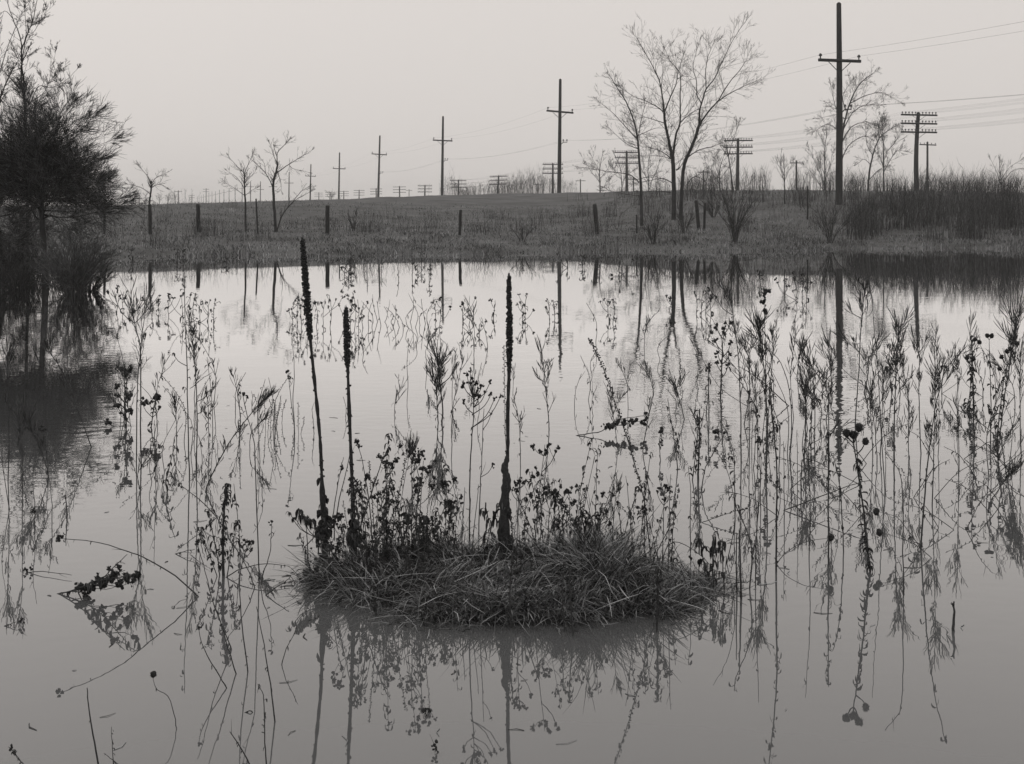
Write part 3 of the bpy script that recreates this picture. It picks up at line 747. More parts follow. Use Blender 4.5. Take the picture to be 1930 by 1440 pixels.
# shrubs ------------------------------------------------------------
def shrub(label, px, py, hpx, wpx, n, seed, d=None, m='twig', pale=False, kids=4, level=2, up=.35, rmin=.0035, group='shrubs on the bank', name='bare_shrub'):
    rng = random.Random(seed)
    if d is None:
        d = float(min(np.arange(34, 62, .25), key=lambda q: abs((H - (py - HY) / F * q) - ground_z((px - CX) / F * q, q))))
    x = (px - CX) / F * d; z = max(ground_z(x, d), -.15); h = hpx / F * d; wd_ = wpx / F * d
    gs, gc = Geo(), Geo()
    for k in range(n):
        a = rng.uniform(0, 2 * pi); rr = sqrt(rng.random()) * wd_ / 2
        p0 = (x + .08 * cos(a) * rng.random(), d + .08 * sin(a), z - .1)
        tip = (x + rr * cos(a), d + rr * sin(a), z + h * rng.uniform(.6, .95) * (1 - .3 * (rr / wd_ * 2) ** 2))
        mid = tuple(p0[c] * .55 + tip[c] * .45 + rng.gauss(0, .03) for c in range(3)); mid = (p0[0] * .7 + tip[0] * .3, p0[1] * .7 + tip[1] * .3, p0[2] * .5 + tip[2] * .5)
        C = catmull([p0, mid, tip], 4); r0 = rng.uniform(.007, .014)
        rad = [max(rmin, r0 * (1 - .75 * k2 / (len(C) - 1))) for k2 in range(len(C))]
        gs.tube(C, rad, 4)
        for _ in range(6):
            i = rng.randrange(2, len(C) - 1); dr = unit(tuple(C[i + 1][c] - C[i][c] for c in range(3)))
            twig(gc, C[i], deflect(dr, rng.uniform(.2, .7), rng), h * .3 * rng.uniform(.5, 1.2), .007, level - 1, rng, up, kids, .6, .12, .5, rmin)
    root = empty(name, (x, d, z))
    gs.build('stems', M[m], root, (x, d, z)); gc.build('crown', M['palew' if pale else m], root, (x, d, z))
    tag(root, label, 'shrub', group)
shrub('vase-shaped bare shrub at the water edge right of the big tree', 1385, 456, 118, 120, 26, 41)
shrub('narrow upright bare shrub at the water edge below the nearest tall pole', 1565, 458, 95, 80, 16, 42)
shrub('small bare shrub at the water edge below the slim leaning tree', 1232, 460, 72, 60, 11, 43)
shrub('thin grey shrub in the grass right of the forked sapling and stout post', 668, 436, 45, 46, 7, 44)
shrub('low dark shrub on the bank below the highest part of the hill', 985, 456, 50, 64, 7, 45)
shrub('low scraggly shrub at the foot of the big twin-trunk tree', 1290, 440, 62, 90, 12, 46)
shrub('low brushy shrub between the big tree and the vase-shaped shrub', 1345, 425, 50, 70, 18, 47, d=56)
shrub('pale twiggy shrub standing in water in front of the dark thorn tree', 140, 552, 150, 140, 40, 48, d=20.6, m='palew', pale=True, rmin=.003, kids=5, level=3, up=.12, group='shrubs in the water')
shrub('dark low shrub in the water right of the thorn tree trunk', 165, 549, 80, 110, 30, 49, d=21.2, rmin=.003, kids=5, level=2, group='shrubs in the water')
shrub('dark low shrub in the water left of the thorn tree trunk', 35, 547, 75, 110, 24, 50, d=21.6, rmin=.003, kids=4, level=2, group='shrubs in the water')

# thickets and far brush: masses of stems nobody could count ---------
def thicket(name, label, n, pxr, dr, hr, seed, m='brush', twigs=3, rmin=.003, r0=.008, top=None, clumps=60, spread_px=14):
    rng = random.Random(seed); g = Geo()
    cl_ = [(rng.uniform(*pxr), rng.uniform(*dr), rng.uniform(.55, 1.25)) for _ in range(clumps)]
    for k in range(n):
        cp, cdp, ch = rng.choice(cl_)
        px = cp + rng.gauss(0, spread_px); d = min(dr[1], max(dr[0], cdp + rng.gauss(0, .5))); x = (px - CX) / F * d; z = ground_z(x, d)
        h = rng.uniform(*hr) * ch * (top(px) if top else 1.0)
        a = rng.uniform(0, 2 * pi); l = h * rng.uniform(.02, .38)
        P = [(x, d, z - .05), (x + cos(a) * l * .3, d + sin(a) * l * .3, z + h * .5), (x + cos(a) * l * .7, d + sin(a) * l * .7, z + h * .8), (x + cos(a) * l, d + sin(a) * l, z + h)]
        rr = r0 * rng.uniform(.6, 1.3); g.tube(P, [rr, rr * .7, rr * .5, rmin * .6], 3)
        for _ in range(twigs):
            t = rng.uniform(.35, .95); i = min(2, int(t * 3)); u = t * 3 - i
            p = tuple(P[i][c] + (P[i + 1][c] - P[i][c]) * u for c in range(3)); b = rng.uniform(0, 2 * pi); L = h * rng.uniform(.12, .3)
            g.tube([p, (p[0] + cos(b) * L * .35, p[1] + sin(b) * L * .35, p[2] + L * .45), (p[0] + cos(b) * L * .5, p[1] + sin(b) * L * .5, p[2] + L)], [rr * .5, rmin, rmin * .5], 3)
    o = g.build(name, M[m]); tag(o, label, 'brush', kind='stuff')
thicket('thicket', 'dense dark thicket of leafless stems on the right bank', 3700, (1615, 2100), (46, 60), (.6, 1.85), 51, r0=.010, twigs=3, clumps=90, top=lambda px: .55 + .45 * smooth((px - 1590) / 130))
thicket('thorn_brush', 'dark tangle of thorny brush in the water behind the left thorn trees', 1900, (-260, 190), (22.3, 29), (.6, 1.8), 56, twigs=4, r0=.007, rmin=.0028, top=lambda px: .45 + .55 * smooth((180 - px) / 150))
thicket('thicket_brush', 'low grey brush running along the bank top behind the trees', 3800, (1090, 2100), (60, 84), (.5, 1.35), 52, twigs=3, clumps=160, spread_px=10, top=lambda px: .55 + .45 * smooth((px - 1120) / 200))
thicket('hilltop_brush', 'bare brush on the hilltop between the tall poles', 900, (835, 1075), (112, 128), (1.1, 2.1), 53, twigs=4, r0=.009, rmin=.004, top=lambda px: .6 + .6 * exp(-((px - 1010) / 60) ** 2) + .5 * exp(-((px - 850) / 12) ** 2))
thicket('bank_weeds', 'thin dry weeds scattered along the far bank', 3400, (150, 1950), (38, 62), (.2, .75), 54, twigs=2, r0=.0045, rmin=.002, clumps=75, spread_px=17)
thicket('distant_brush', 'hazy far-off brush on the horizon left of the pole line', 500, (200, 760), (420, 620), (1.5, 4.0), 55, twigs=3, r0=.02, rmin=.01)
rf = random.Random(9)
for i, px in enumerate([262, 274, 300, 316, 330, 640, 624]):
    d = rf.uniform(430, 560); x = (px - CX) / F * d; z = ground_z(x, d); g = Geo(); gt = Geo(); h = rf.uniform(6.5, 8.5)
    gt.tube([(0, 0, -.3), (.1, 0, h * .4), (0, .1, h * .75)], [.2, .15, .06], 5)
    for _ in range(16):
        t = rf.uniform(.3, .75); twig(g, (0.05, 0.03, h * t), unit((rf.gauss(0, 1), rf.gauss(0, 1), rf.uniform(.5, 1.8))), h * rf.uniform(.2, .38), .05, 2, rf, .25, 4, .6, .12, .5, .018)
    root = empty('distant_tree', (x, d, z)); gt.build('trunk', M['bark'], root); g.build('crown', M['twig'], root)
    tag(root, 'hazy distant bare tree, %s, on the horizon' % ['leftmost of five at far left', 'second of five at far left', 'middle one of five at far left', 'fourth of five at far left', 'rightmost of five at far left', 'right of two by the fifth pole', 'left of two by the fifth pole'][i], 'tree', 'distant trees')

# ------------------------------------------------------------------ the grassy islet
IX, IY, IRX, IRY = -.02, 4.66, .76, .39
EDGE_A = [-3.1416, -2.94, -2.68, -2.3, -1.98, -1.5, -1.31, -1.08, -.86, -.59, 0, 1.5, 2.6, 3.1416]
EDGE_R = [1.0, .80, .70, .82, 1.0, 1.08, 1.06, .86, 1.04, .95, 1.0, .98, 1.0, 1.0]
def islet_edge(a):
    return lerp_tab(a, EDGE_A, EDGE_R) + .03 * sin(9 * a) + .025 * sin(17 * a + 1)
def islet_z(x, y):
    u, v = (x - IX) / IRX, (y - IY) / IRY
    r = sqrt(u * u + v * v) / islet_edge(math.atan2(v, u))
    if r > 1.25: return -.2
    top = .05 + .065 * exp(-((u + .62) / .3) ** 2) + .045 * exp(-((u - .45) / .2) ** 2) - .03 * smooth((u - .7) / .3) + .016 * sin(9 * x + 2) * sin(11 * y)
    return top * (1 - r ** 2.6) if r < 1 else -.5 * (r - 1)
def build_islet():
    n, k = 72, 22; V = []; Q = []
    for i in range(k + 1):
        r = 1.25 * i / k
        for j in range(n):
            a = 2 * pi * j / n; a = a if a <= pi else a - 2 * pi; e = islet_edge(a)
            x, y = IX + IRX * r * e * cos(a), IY + IRY * r * e * sin(a)
            V.append((x, y, islet_z(x, y) + (R.gauss(0, .006) if 0 < r < .98 else 0)))
    for i in range(k):
        for j in range(n):
            Q.append((i * n + j, i * n + (j + 1) % n, (i + 1) * n + (j + 1) % n, (i + 1) * n + j))
    me = make_mesh('islet', V, [Q]); me.materials.append(M['islet'])
    o = bpy.data.objects.new('islet', me); COL.objects.link(o)
    tag(o, 'small low mound of wet dark soil rising from the flood water', kind='structure')
build_islet()

def islet_grass():
    m = 23000; n = 5
    P = np.zeros((m, n, 3)); Wd = np.zeros((m, n)); rg = random.Random(3)
    tufts = []
    while len(tufts) < 95:
        r_, a_ = sqrt(rg.random()) * 1.06, rg.uniform(0, 2 * pi)
        tufts.append((r_ * cos(a_), r_ * sin(a_), rg.uniform(0, 2 * pi), rg.uniform(.4, 1.4), rg.uniform(.03, .08), rg.uniform(.2, 1.1)))
    for u_, v_ in ((.40, .1), (.46, -.1), (.52, -.3), (.44, -.45), (.36, -.2), (.5, .15), (.30, -.75), (-.05, -.8), (.1, -.75), (.9, -.15), (-.72, -.3), (.7, -.75)): tufts += [(u_, v_, rg.uniform(0, 2 * pi), rg.uniform(1.5, 2.1), .05, 1.2)] * 2
    i = 0
    while i < m:
        tu, tv, ta, th, ts, tw = rg.choice(tufts)
        u, v = tu + rg.gauss(0, ts), tv + rg.gauss(0, ts * 1.5)
        a0 = math.atan2(v, u); rr = sqrt(u * u + v * v) / islet_edge(a0)
        if rr > (1.09 if th > 1.15 else 1.02): continue
        x, y = IX + IRX * u, IY + IRY * v; z = max(islet_z(x, y), -.01)
        front = v < -.55
        L = rg.uniform(.05, .15) * (min(th, 1.1) if front else th) * (1.1 if front else 1.0) * (1.35 if rg.random() < .08 else 1) * (1 - .35 * smooth((u - .55) / .3))
        out_a = math.atan2(v * IRY, u * IRX)
        az = ta + rg.gauss(0, tw)
        if front and rg.random() < .7: az = out_a + rg.gauss(0, .8)
        el = rg.uniform(.1, 1.3); droop = rg.uniform(.5, 2.2)
        wk = rg.uniform(.7, 1.5)
        if rg.random() < .035: L = rg.uniform(.1, .24); el = rg.uniform(-.1, .5); droop = rg.uniform(0, .3); z += rg.uniform(0, .06); wk = 1.9      # broken straws lying across
        p = [x, y, z - .01]; st = L / (n - 1)
        for k in range(n):
            P[i, k] = p
            Wd[i, k] = (.0012 if k < n - 1 else .0003) * wk
            e2 = el - droop * (k / (n - 1)) ** 1.3
            p = [p[0] + cos(az) * cos(e2) * st, p[1] + sin(az) * cos(e2) * st, max(p[2] + sin(e2) * st, -.012)]
            az += rg.gauss(0, .12)
        i += 1
    strips(P, Wd, 'islet_grass', M['straw'], 'matted tangle of dry straw grass covering the small islet')
islet_grass()
def islet_litter():
    g = Geo(); rg = random.Random(8)
    spots = [(rg.gauss(-.25, .5), rg.gauss(.1, .5)) for _ in range(26)] + [(.28, -.35), (.3, -.45), (.22, -.4), (-.9, 0), (-.85, -.1), (.55, 0)]
    for _ in range(1500):
        tu, tv = rg.choice(spots); u, v = tu + rg.gauss(0, .07), tv + rg.gauss(0, .10)
        x, y = IX + IRX * u, IY + IRY * v; z = islet_z(x, y)
        if z < .0: continue
        q = (x, y, z + rg.uniform(.0, .07)); a = rg.uniform(0, 2 * pi); e = rg.uniform(-.4, 1.0); pp = [q]; L = rg.uniform(.015, .04)
        for t in range(4):
            e = max(e - .45, -1.4); a += rg.gauss(0, .5); q = (q[0] + cos(a) * cos(e) * L / 4, q[1] + sin(a) * cos(e) * L / 4, q[2] + sin(e) * L / 4); pp.append(q)
        w_ = rg.uniform(.003, .007); g.tube(pp, [w_ * .3, w_ * .8, w_, w_ * .7, w_ * .1], 2)
    o = g.build('leaf_litter', M['leaf']); tag(o, 'dark rotted leaves caught in the grass of the islet', 'leaves', kind='stuff')
islet_litter()

# ------------------------------------------------------------------ weeds
WEEDS = []      # (root, sort key, kind, zone) for the labels
KIND_WORD = {'plume': ('plume_weed', 'feathery-topped weeds'), 'seed': ('seed_head_weed', 'dark seed-head weeds'), 'leafy': ('withered_weed', 'withered leafy weeds'),
             'bead': ('beaded_weed', 'beaded weeds'), 'bare': ('bare_weed', 'thin bare weeds'), 'bent': ('bent_weed', 'bent-over weeds'), 'balls': ('ball_head_weed', 'ball-headed weeds'), 'droop': ('drooping_weed', 'drooping dark-leaved weeds')}
def zone_of(x, yw, islet):
    if islet: return 'on the grassy islet'
    if yw > 1150: return 'in the foreground water' + (' at left' if x < 965 else ' at right')
    if yw < 690: return 'in the far open water'
    if x < 590: return 'in the water left of the islet'
    if x > 1235: return 'in the water right of the islet'
    return 'in the water behind the islet'

def parse(s): return [tuple(float(v) for v in q.split(',')) for q in s.split()]

def weed(kind, path, heads='', wpx=1.5, yw=None, d=None, label=None, seed=None, dens=1.0, leaf=1.0, sub=True, tip=True, lean=None):
    """path: photo pixels from the foot up (an optional third value is the photo row of the water under that point)"""
    rng = random.Random(seed if seed is not None else len(WEEDS) * 17 + 5)
    pts = parse(path); islet = d is not None; wpx *= .70
    if islet: dens *= 1.25
    if d is None: d = depth_of(yw if yw else pts[0][1])
    k = d / F
    ln = rng.uniform(-.18, .18) if lean is None else lean
    P = []; y0 = pts[0][1]
    for q in pts:
        dd = depth_of(q[2]) if len(q) > 2 else d + ln * (y0 - q[1]) * k
        P.append(pix(q[0], q[1], dd))
    foot = P[0]
    down = (foot[0], foot[1], foot[2] - (.10 if not islet else .06))
    C = catmull(P, 4 if len(P) < 6 else 3); C = [C[0]] + [tuple(c + rng.gauss(0, .35) * k for c in q) for q in C[1:]]
    n = len(C)
    C = [down] + C
    gs, gf, gd = Geo(), Geo(), Geo(); sprays = []; balls = []
    rad = [wpx * k] + [max(.45, wpx * (1 - .55 * i / (n - 1))) * k for i in range(n)]
    gs.tube(C, rad, 5)
    for i in range(2, n, 2):      # little nodes along the stem
        if rng.random() < .35: gs.blob(C[i], rad[i] * 1.3, rough=.1)
    def at(t):
        f = min(max(t, 0) * (n - 1) + 1, n - .001); i = int(f); u = f - i
        i2 = min(i + 1, n)
        return tuple(C[i][c] + (C[i2][c] - C[i][c]) * u for c in range(3)), unit(tuple(C[i2][c] - C[max(i - 1, 0)][c] for c in range(3)))
    def leaf_at(g, p, L, wd_, hang=1.0):
        b = rng.uniform(0, 2 * pi); e = rng.uniform(-.3, .8); pp = [p]; q = p
        for j in range(4):
            e2 = max(e - hang * .55 * (j + 1), -1.45)
            b += rng.gauss(0, .5)
            q = (q[0] + cos(b) * cos(e2) * L / 4, q[1] + sin(b) * cos(e2) * L / 4, q[2] + sin(e2) * L / 4); pp.append(q)
        wd_ *= .72; g.tube(pp, [wd_ * .25, wd_ * .8, wd_, wd_ * .7, wd_ * .1], 2)
        g.tube(pp, [wd_ * .2, wd_ * .35, wd_ * .35, wd_ * .3, wd_ * .1], 3)
    def branch(h0, hx, hy):
        """side branch from the stem up to photo pixel (hx, hy)"""
        best = None
        for i in range(1, n + 1):
            c = C[i]; cx_, cy_ = CX + F * c[0] / c[1], HY + F * (H - c[2]) / c[1]
            dy = cy_ - hy; dx = abs(cx_ - hx)
            if dy < -2: continue
            sc = abs(dy - (1.1 * dx + 6)) + .3 * dx
            if best is None or sc < best[0]: best = (sc, i)
        i = best[1] if best else n
        c = C[i]; e = pix(hx, hy, c[1] + rng.uniform(-.25, .25) * abs(hx - (CX + F * c[0] / c[1])) * k)
        m_ = tuple(.5 * (c[q] + e[q]) for q in range(3)); m_ = (m_[0] + (e[0] - c[0]) * .12, m_[1], m_[2] - abs(e[0] - c[0]) * .12)
        B = catmull([c, m_, e], 3)
        gs.tube(B, [max(.5, wpx * .6) * k * (1 - .4 * j / (len(B) - 1)) for j in range(len(B))], 4)
        return e, unit(tuple(e[q] - m_[q] for q in range(3)))
    def spray(p, dr, size, cnt):
        g = Geo(); L = size * k
        for j in range(cnt):
            back = rng.random() ** 1.3 * .95 * L
            s0 = tuple(p[c] - dr[c] * back for c in range(3))
            nd = deflect(dr, rng.uniform(.3, .9), rng); l2 = L * rng.uniform(.45, 1.0)
            pp = [s0]; q = s0
            for t in range(4):
                nd = unit((nd[0] + dr[0] * .2 + rng.gauss(0, .11), nd[1] + dr[1] * .2 + rng.gauss(0, .11), nd[2] + dr[2] * .2 + .09))
                q = tuple(q[c] + nd[c] * l2 / 4 for c in range(3)); pp.append(q)
            r_ = rng.uniform(.4, .78) * k
            g.tube(pp, [r_ * .4, r_ * .55, r_ * .95, r_ * .95, r_ * .35], 4)
        sprays.append(g)
    hl = parse(heads)
    tipd = unit(tuple(C[-1][c] - C[-3][c] for c in range(3)))
    if kind == 'plume':
        if tip and not hl: hl = [(pts[-1][0], pts[-1][1], 30)]
        for hx, hy, hs in hl:
            tx, ty = pts[-1][0], pts[-1][1]
            if abs(tx - hx) + abs(ty - hy) < 9: e, dr = C[-1], tipd
            else: e, dr = branch(0, hx, hy)
            spray(e, dr, hs * 1.05, int((5 + hs * .2) * dens))
            for _ in range(2):      # smaller sprays branching off below
                q, dq = at(rng.uniform(.45, .92)); dq = unit(tuple(a + b for a, b in zip(deflect(dq, rng.uniform(.4, .9), rng), (0, 0, .35)))); l_ = rng.uniform(10, 26) * k
                e2 = tuple(q[c] + dq[c] * l_ for c in range(3)); gs.tube([q, tuple((q[c] + e2[c]) / 2 for c in range(3)), e2], [.6 * k, .5 * k, .45 * k], 3); spray(e2, unit((dq[0] * .5, dq[1] * .5, dq[2] + .5)), hs * rng.uniform(.4, .75), int((3 + hs * .14) * dens))
        for j in range(int(7 * dens)):      # a few shrivelled leaves down the stem
            p, dr = at(rng.uniform(.15, .85)); leaf_at(gf, p, rng.uniform(7, 14) * k, rng.uniform(1.2, 2.0) * k)
        for j in range(int(6 * dens)):      # fine side twigs
            p, dr = at(rng.uniform(.3, .9)); twig(gs, p, unit(tuple(a + b for a, b in zip(deflect(dr, .6, rng), (0, 0, .3)))), rng.uniform(18, 40) * k, .7 * k, 1, rng, .3, 3, .5, .1, .5, .45 * k)
    elif kind == 'seed':
        if not hl:
            for j in range(int(5 * dens)): hl.append((pts[-1][0] + rng.gauss(0, 11), pts[-1][1] + abs(rng.gauss(0, 16)) * (1 if j else 0), rng.uniform(1.6, 3.4) * (.75 if len(WEEDS) > 150 and not islet else 1)))
        for hx, hy, hs in hl:
            e, dr = branch(0, hx, hy)
            for j in range(int(3 + 3 * dens)):
                c = tuple(e[q] + rng.gauss(0, hs * .75) * k for q in range(3)); gd.blob(c, hs * rng.uniform(.45, .95) * k, rough=.3)
                if j > 1: gs.tube([e, tuple((e[q] + c[q]) / 2 for q in range(3)), c], [.5 * k] * 3, 3)
            for j in range(3):
                nd = deflect((0, 0, 1), rng.uniform(.3, 1.2), rng); gd.tube([e, tuple(e[q] + nd[q] * hs * 1.3 * k for q in range(3)), tuple(e[q] + nd[q] * hs * 2.0 * k for q in range(3))], [.8 * k, .6 * k, .2 * k], 3)
        for j in range(int(10 * leaf)):
            p, dr = at(rng.uniform(.05, .95)); leaf_at(gf, p, rng.uniform(5, 12) * k, rng.uniform(1.2, 2.4) * k)
    elif kind in ('leafy', 'droop'):
        cnt = int((26 if kind == 'leafy' else 22) * dens)
        for j in range(cnt):
            t = rng.uniform(.12, 1.0); p, dr = at(t)
            off = rng.uniform(0, 8) * k; a = rng.uniform(0, 2 * pi); p2 = (p[0] + cos(a) * off, p[1] + sin(a) * off, p[2] + off * .5)
            gs.tube([p, tuple((x_ + y_) / 2 for x_, y_ in zip(p, p2)), p2], [.6 * k, .5 * k, .4 * k], 3)
            L = rng.uniform(7, 15) * leaf * k * (1.7 if kind == 'droop' else 1)
            leaf_at(gf, p2, L, rng.uniform(1.6, 3.2) * leaf * k * (1.3 if kind == 'droop' else 1), 1.0 if kind == 'leafy' else 1.5)
        for hx, hy, hs in hl:
            e, dr = branch(0, hx, hy)
            for j in range(4): leaf_at(gf, e, hs * 2.2 * k, hs * .5 * k)
    elif kind == 'bead':
        L = len(C); cnt = int(sum(sqrt(sum((C[i + 1][c] - C[i][c]) ** 2 for c in range(3))) for i in range(1, L - 1)) / (4.2 * k) * dens)
        for j in range(max(cnt, 6)):
            t = .25 + .75 * j / max(cnt, 6); p, dr = at(t); a = rng.uniform(0, 2 * pi); o_ = leaf * rng.uniform(1.6, 3.4) * k
            c = (p[0] + cos(a) * o_, p[1] + sin(a) * o_, p[2] + o_ * .3)
            gd.blob(c, leaf * rng.uniform(.9, 1.5) * k, rough=.12); gs.tube([p, c], [.35 * k, .35 * k], 3)
    elif kind in ('bare', 'bent'):
        for hx, hy, hs in hl:
            e, dr = branch(0, hx, hy) if abs(hx - pts[-1][0]) + abs(hy - pts[-1][1]) > 6 else (C[-1], tipd)
            for j in range(6): gd.blob(tuple(e[q] + rng.gauss(0, hs * .8) * k for q in range(3)), hs * rng.uniform(.5, .9) * k, rough=.3)
        for j in range(int(5 * dens)):
            p, dr = at(rng.uniform(.25, .95)); leaf_at(gf, p, rng.uniform(5, 11) * k, rng.uniform(1.0, 1.8) * k)
        if rng.random() < .6:
            p, dr = at(rng.uniform(.5, .9)); twig(gs, p, unit(tuple(a + b for a, b in zip(deflect(dr, .6, rng), (0, 0, .2)))), rng.uniform(12, 30) * k, .6 * k, 0, rng, .3, 2, .5, .1, .5, .4 * k)
    elif kind == 'balls':
        for hx, hy, hs in hl:
            e, dr = branch(0, hx, hy) if abs(hx - pts[-1][0]) + abs(hy - pts[-1][1]) > 6 else (C[-1], tipd)
            balls.append((e, hs))
        for j in range(int(34 * dens)):
            p, dr = at(rng.uniform(.05, .85)); leaf_at(gf, p, rng.uniform(8, 17) * leaf * k, rng.uniform(1.8, 3.2) * leaf * k, .8)
    name, _ = KIND_WORD[kind]
    org = (foot[0], foot[1], max(foot[2], 0) if not islet else foot[2])
    root = empty(name, org)
    gs.build('stem', M['stem'], root, org)
    if not gf.empty(): gf.build('withered_leaves', M['leaf'], root, org, 'stuff')
    if not gd.empty(): gd.build('seed_heads' if kind != 'bead' else 'pods', M['seed'], root, org, 'stuff')
    for g in sprays: g.build('leaf_spray', M['leaf'], root, org)
    for e, hs in balls:
        g = Geo(); g.blob(e, hs * k, True, 1.1, .16)
        for j in range(26):
            nd = unit((rng.gauss(0, 1), rng.gauss(0, 1), rng.gauss(.3, 1))); g.tube([tuple(e[q] + nd[q] * hs * .8 * k for q in range(3)), tuple(e[q] + nd[q] * hs * 1.3 * k for q in range(3))], [.9 * k, .25 * k], 3)
        g.build('seed_head', M['seed'], root, org)
    root['category'] = 'weed'
    px0 = CX + F * foot[0] / foot[1]; yw0 = HY + F * H / foot[1]
    if label: root['label'] = label
    WEEDS.append((root, px0, kind, zone_of(px0, yw0, islet), label))
    return root

# --- left group
weed('plume', '266,872 265,760 265,660 256,620 250,590 247,550', '247,550,46 277,575,46 282,548,30 216,560,16', 2.0, lean=.05)
weed('plume', '257,872 258,760 262,690 266,650 270,610 276,575', '276,575,34', 1.7, lean=-.05)
weed('seed', '238,803 236,760 238,730 238,703', '232,697,5 244,697,5 238,708,4.5 217,729,4.5 221,747,4 244,746,4.5 220,763,5 246,774,4.5 234,781,4 203,797,6', 2.2, leaf=3.0)
weed('seed', '285,806 288,780 292,754', '294,751,5.5 281,759,4.5 267,757,4 300,770,3', 1.8, leaf=1.6)
weed('plume', '247,806 240,760 230,700', '228,700,26 250,735,24 212,752,22', 1.0)
weed('leafy', '357,903 354,800 352,690 349,600 347,515', '326,665,4', 1.9, dens=.55)
weed('plume', '371,885 371,780 368,700 364,662 358,600', '393,738,36 376,712,30 388,765,24 358,600,30', 1.8)
weed('plume', '333,832 332,790 329,752', '329,752,30', 1.3)
weed('plume', '393,838 393,790 391,750', '405,725,22 385,770,20', 1.3)
weed('plume', '388,925 395,905 410,874 440,822 484,767 506,745', '506,745,34 500,748,30 512,742,28 490,760,26', 2.1, label='long leaning weed with a windswept feathery tip left of the tall mullein', lean=0, dens=1.3)
weed('bare', '489,1092 487,1040 484,960 481,858 476,820 464,775 457,742', '457,740,3.6 466,748,2', 1.9, label='tall thin straight stem with a small seed tuft left of the islet', lean=0)
weed('bare', '555,826 555,800 549,760 545,720 543,700', '543,699,2.6 548,712,2.4', 1.3)
for i, p in enumerate(['500,807 499,770 496,738', '509,811 512,780 514,752', '520,803 524,775 530,745', '531,797 534,770 540,752', '497,803 488,775 479,742', '563,819 562,790 562,758', '556,817 553,795 549,778', '567,818 571,800 573,785', '515,792 512,770 508,752', '505,818 507,792 513,770', '524,822 520,790 519,760']):
    weed('bead', p, '', .7, leaf=.75)
weed('bare', '592,817 590,790 588,770', '', 1.0)
weed('plume', '172,843 150,780 120,705 84,650', '84,650,30 66,668,24 96,640,24', 1.7, label='long thin stem leaning far left out of the water near the thorn tree', lean=0)
weed('plume', '15,905 17,800 14,700 13,668', '13,668,45 28,655,34', 1.6)
weed('plume', '91,898 86,875 70,830 48,785', '48,785,40 38,760,36 62,772,38 30,775,30', 1.5)
weed('bare', '92,902 87,850 82,808', '82,806,3.4 76,809,2.5', 1.1)
weed('plume', '42,985 42,900 40,830 33,790', '30,790,30 46,800,26', 1.4)
weed('bare', '18,960 8,900 4,850 12,800', '', 1.2)
weed('bare', '126,976 125,950 124,926', '', 2.2)
weed('bare', '98,985 97,940 92,895', '', 1.3)
weed('bare', '65,1000 66,960 62,900 70,850', '64,962,3', 1.3)
weed('bent', '90,972 86,955 76,930', '', 1.0)
weed('leafy', '315,928 313,905 318,885 322,868 330,840', '', 2.0, dens=.8)
weed('bent', '408,975 380,945 350,922 333,905', '338,915,3', 1.5)
weed('leafy', '421,1086 420,1030 421,980 424,945 428,912', '', 4.4, dens=4.2, leaf=1.1, label='thick dark leafy withered stalk standing left of the islet')
weed('leafy', '453,1045 450,1000 446,960 441,912', '', 1.4, dens=.8)
weed('leafy', '414,1084 408,1040 398,990 393,960', '', 1.8, dens=1.6)
weed('leafy', '428,1085 436,1040 442,1010 446,985', '', 1.6, dens=1.2)
weed('leafy', '409,1086 396,1050 380,1010 368,985', '', 1.4, dens=1.0)
weed('seed', '377,1062 376,1040 374,1024', '374,1022,3.4', 1.1, leaf=.3)
weed('bare', '445,1270 430,1222 415,1170 402,1136 390,1096', '', 1.9)
weed('bare', '436,1225 425,1195 400,1130 383,1062 373,1030', '', 1.7)
weed('bare', '427,1297 408,1265 390,1235 378,1205 375,1182', '374,1184,2.6', 1.8)
weed('seed', '467,1266 459,1200 453,1140 452,1085 462,1040 470,1022', '462,1020,3.2 470,1024,3.6 476,1022,3 474,1036,2.6 457,1031,2.6', 1.9, leaf=1.2)
weed('bare', '518,1360 510,1290 497,1215 484,1143', '', 2.2)
weed('bent', '531,1253 540,1222 552,1200 561,1178', '', 1.4, lean=0)
weed('bare', '491,1108 497,1078 508,1045 511,1010 512,985', '513,984,2.6', 1.6)
weed('bent', '480,1108 470,1080 450,1042 428,1012', '', 1.6)
weed('bent', '501,1122 520,1108 545,1090', '', 2.0, lean=0)
weed('bent', '426,1088 455,1072 500,1063 547,1067', '', 1.7, lean=0)
weed('bent', '374,1125,1125 330,1086,1128 270,1050,1135 240,1040,1142 185,1022,1150 115,1015,1160', '114,1015,4.5', 2.0, label='long arching bent stem low over the foreground water at left')
weed('seed', '108,1119,1119 150,1111,1122 190,1092,1124 215,1068,1126 240,1045,1128', '225,1070,4 215,1090,4.5 235,1085,4.5 195,1100,4.5 160,1108,5 185,1085,3.5 245,1098,4 172,1110,4.5 205,1072,3 150,1104,4', 1.9, leaf=2.4, label='fallen weed fanned out on the water at lower left with dark seed heads')
weed('seed', '112,1120,1120 160,1104,1128 200,1085,1140 235,1075,1150', '165,1112,6 180,1104,6 205,1096,6.5 225,1102,6 240,1092,6 255,1085,5 150,1112,6 215,1082,5', 1.7, leaf=3.4)
weed('droop', '148,1118,1118 170,1098,1130 200,1092,1142 260,1082,1155', '', 1.8, dens=1.6, leaf=1.0)
weed('bent', '52,1079,1079 80,1077,1082 135,1084,1090', '52,1075,4', 1.5, dens=0, label='dark stem floating on the water near the left edge')
weed('bent', '330,1044,1044 345,1040,1046 367,1035,1048', '', 1.5)
weed('bare', '8,1180,1180 30,1172,1180', '42,1170,3', 1.5)
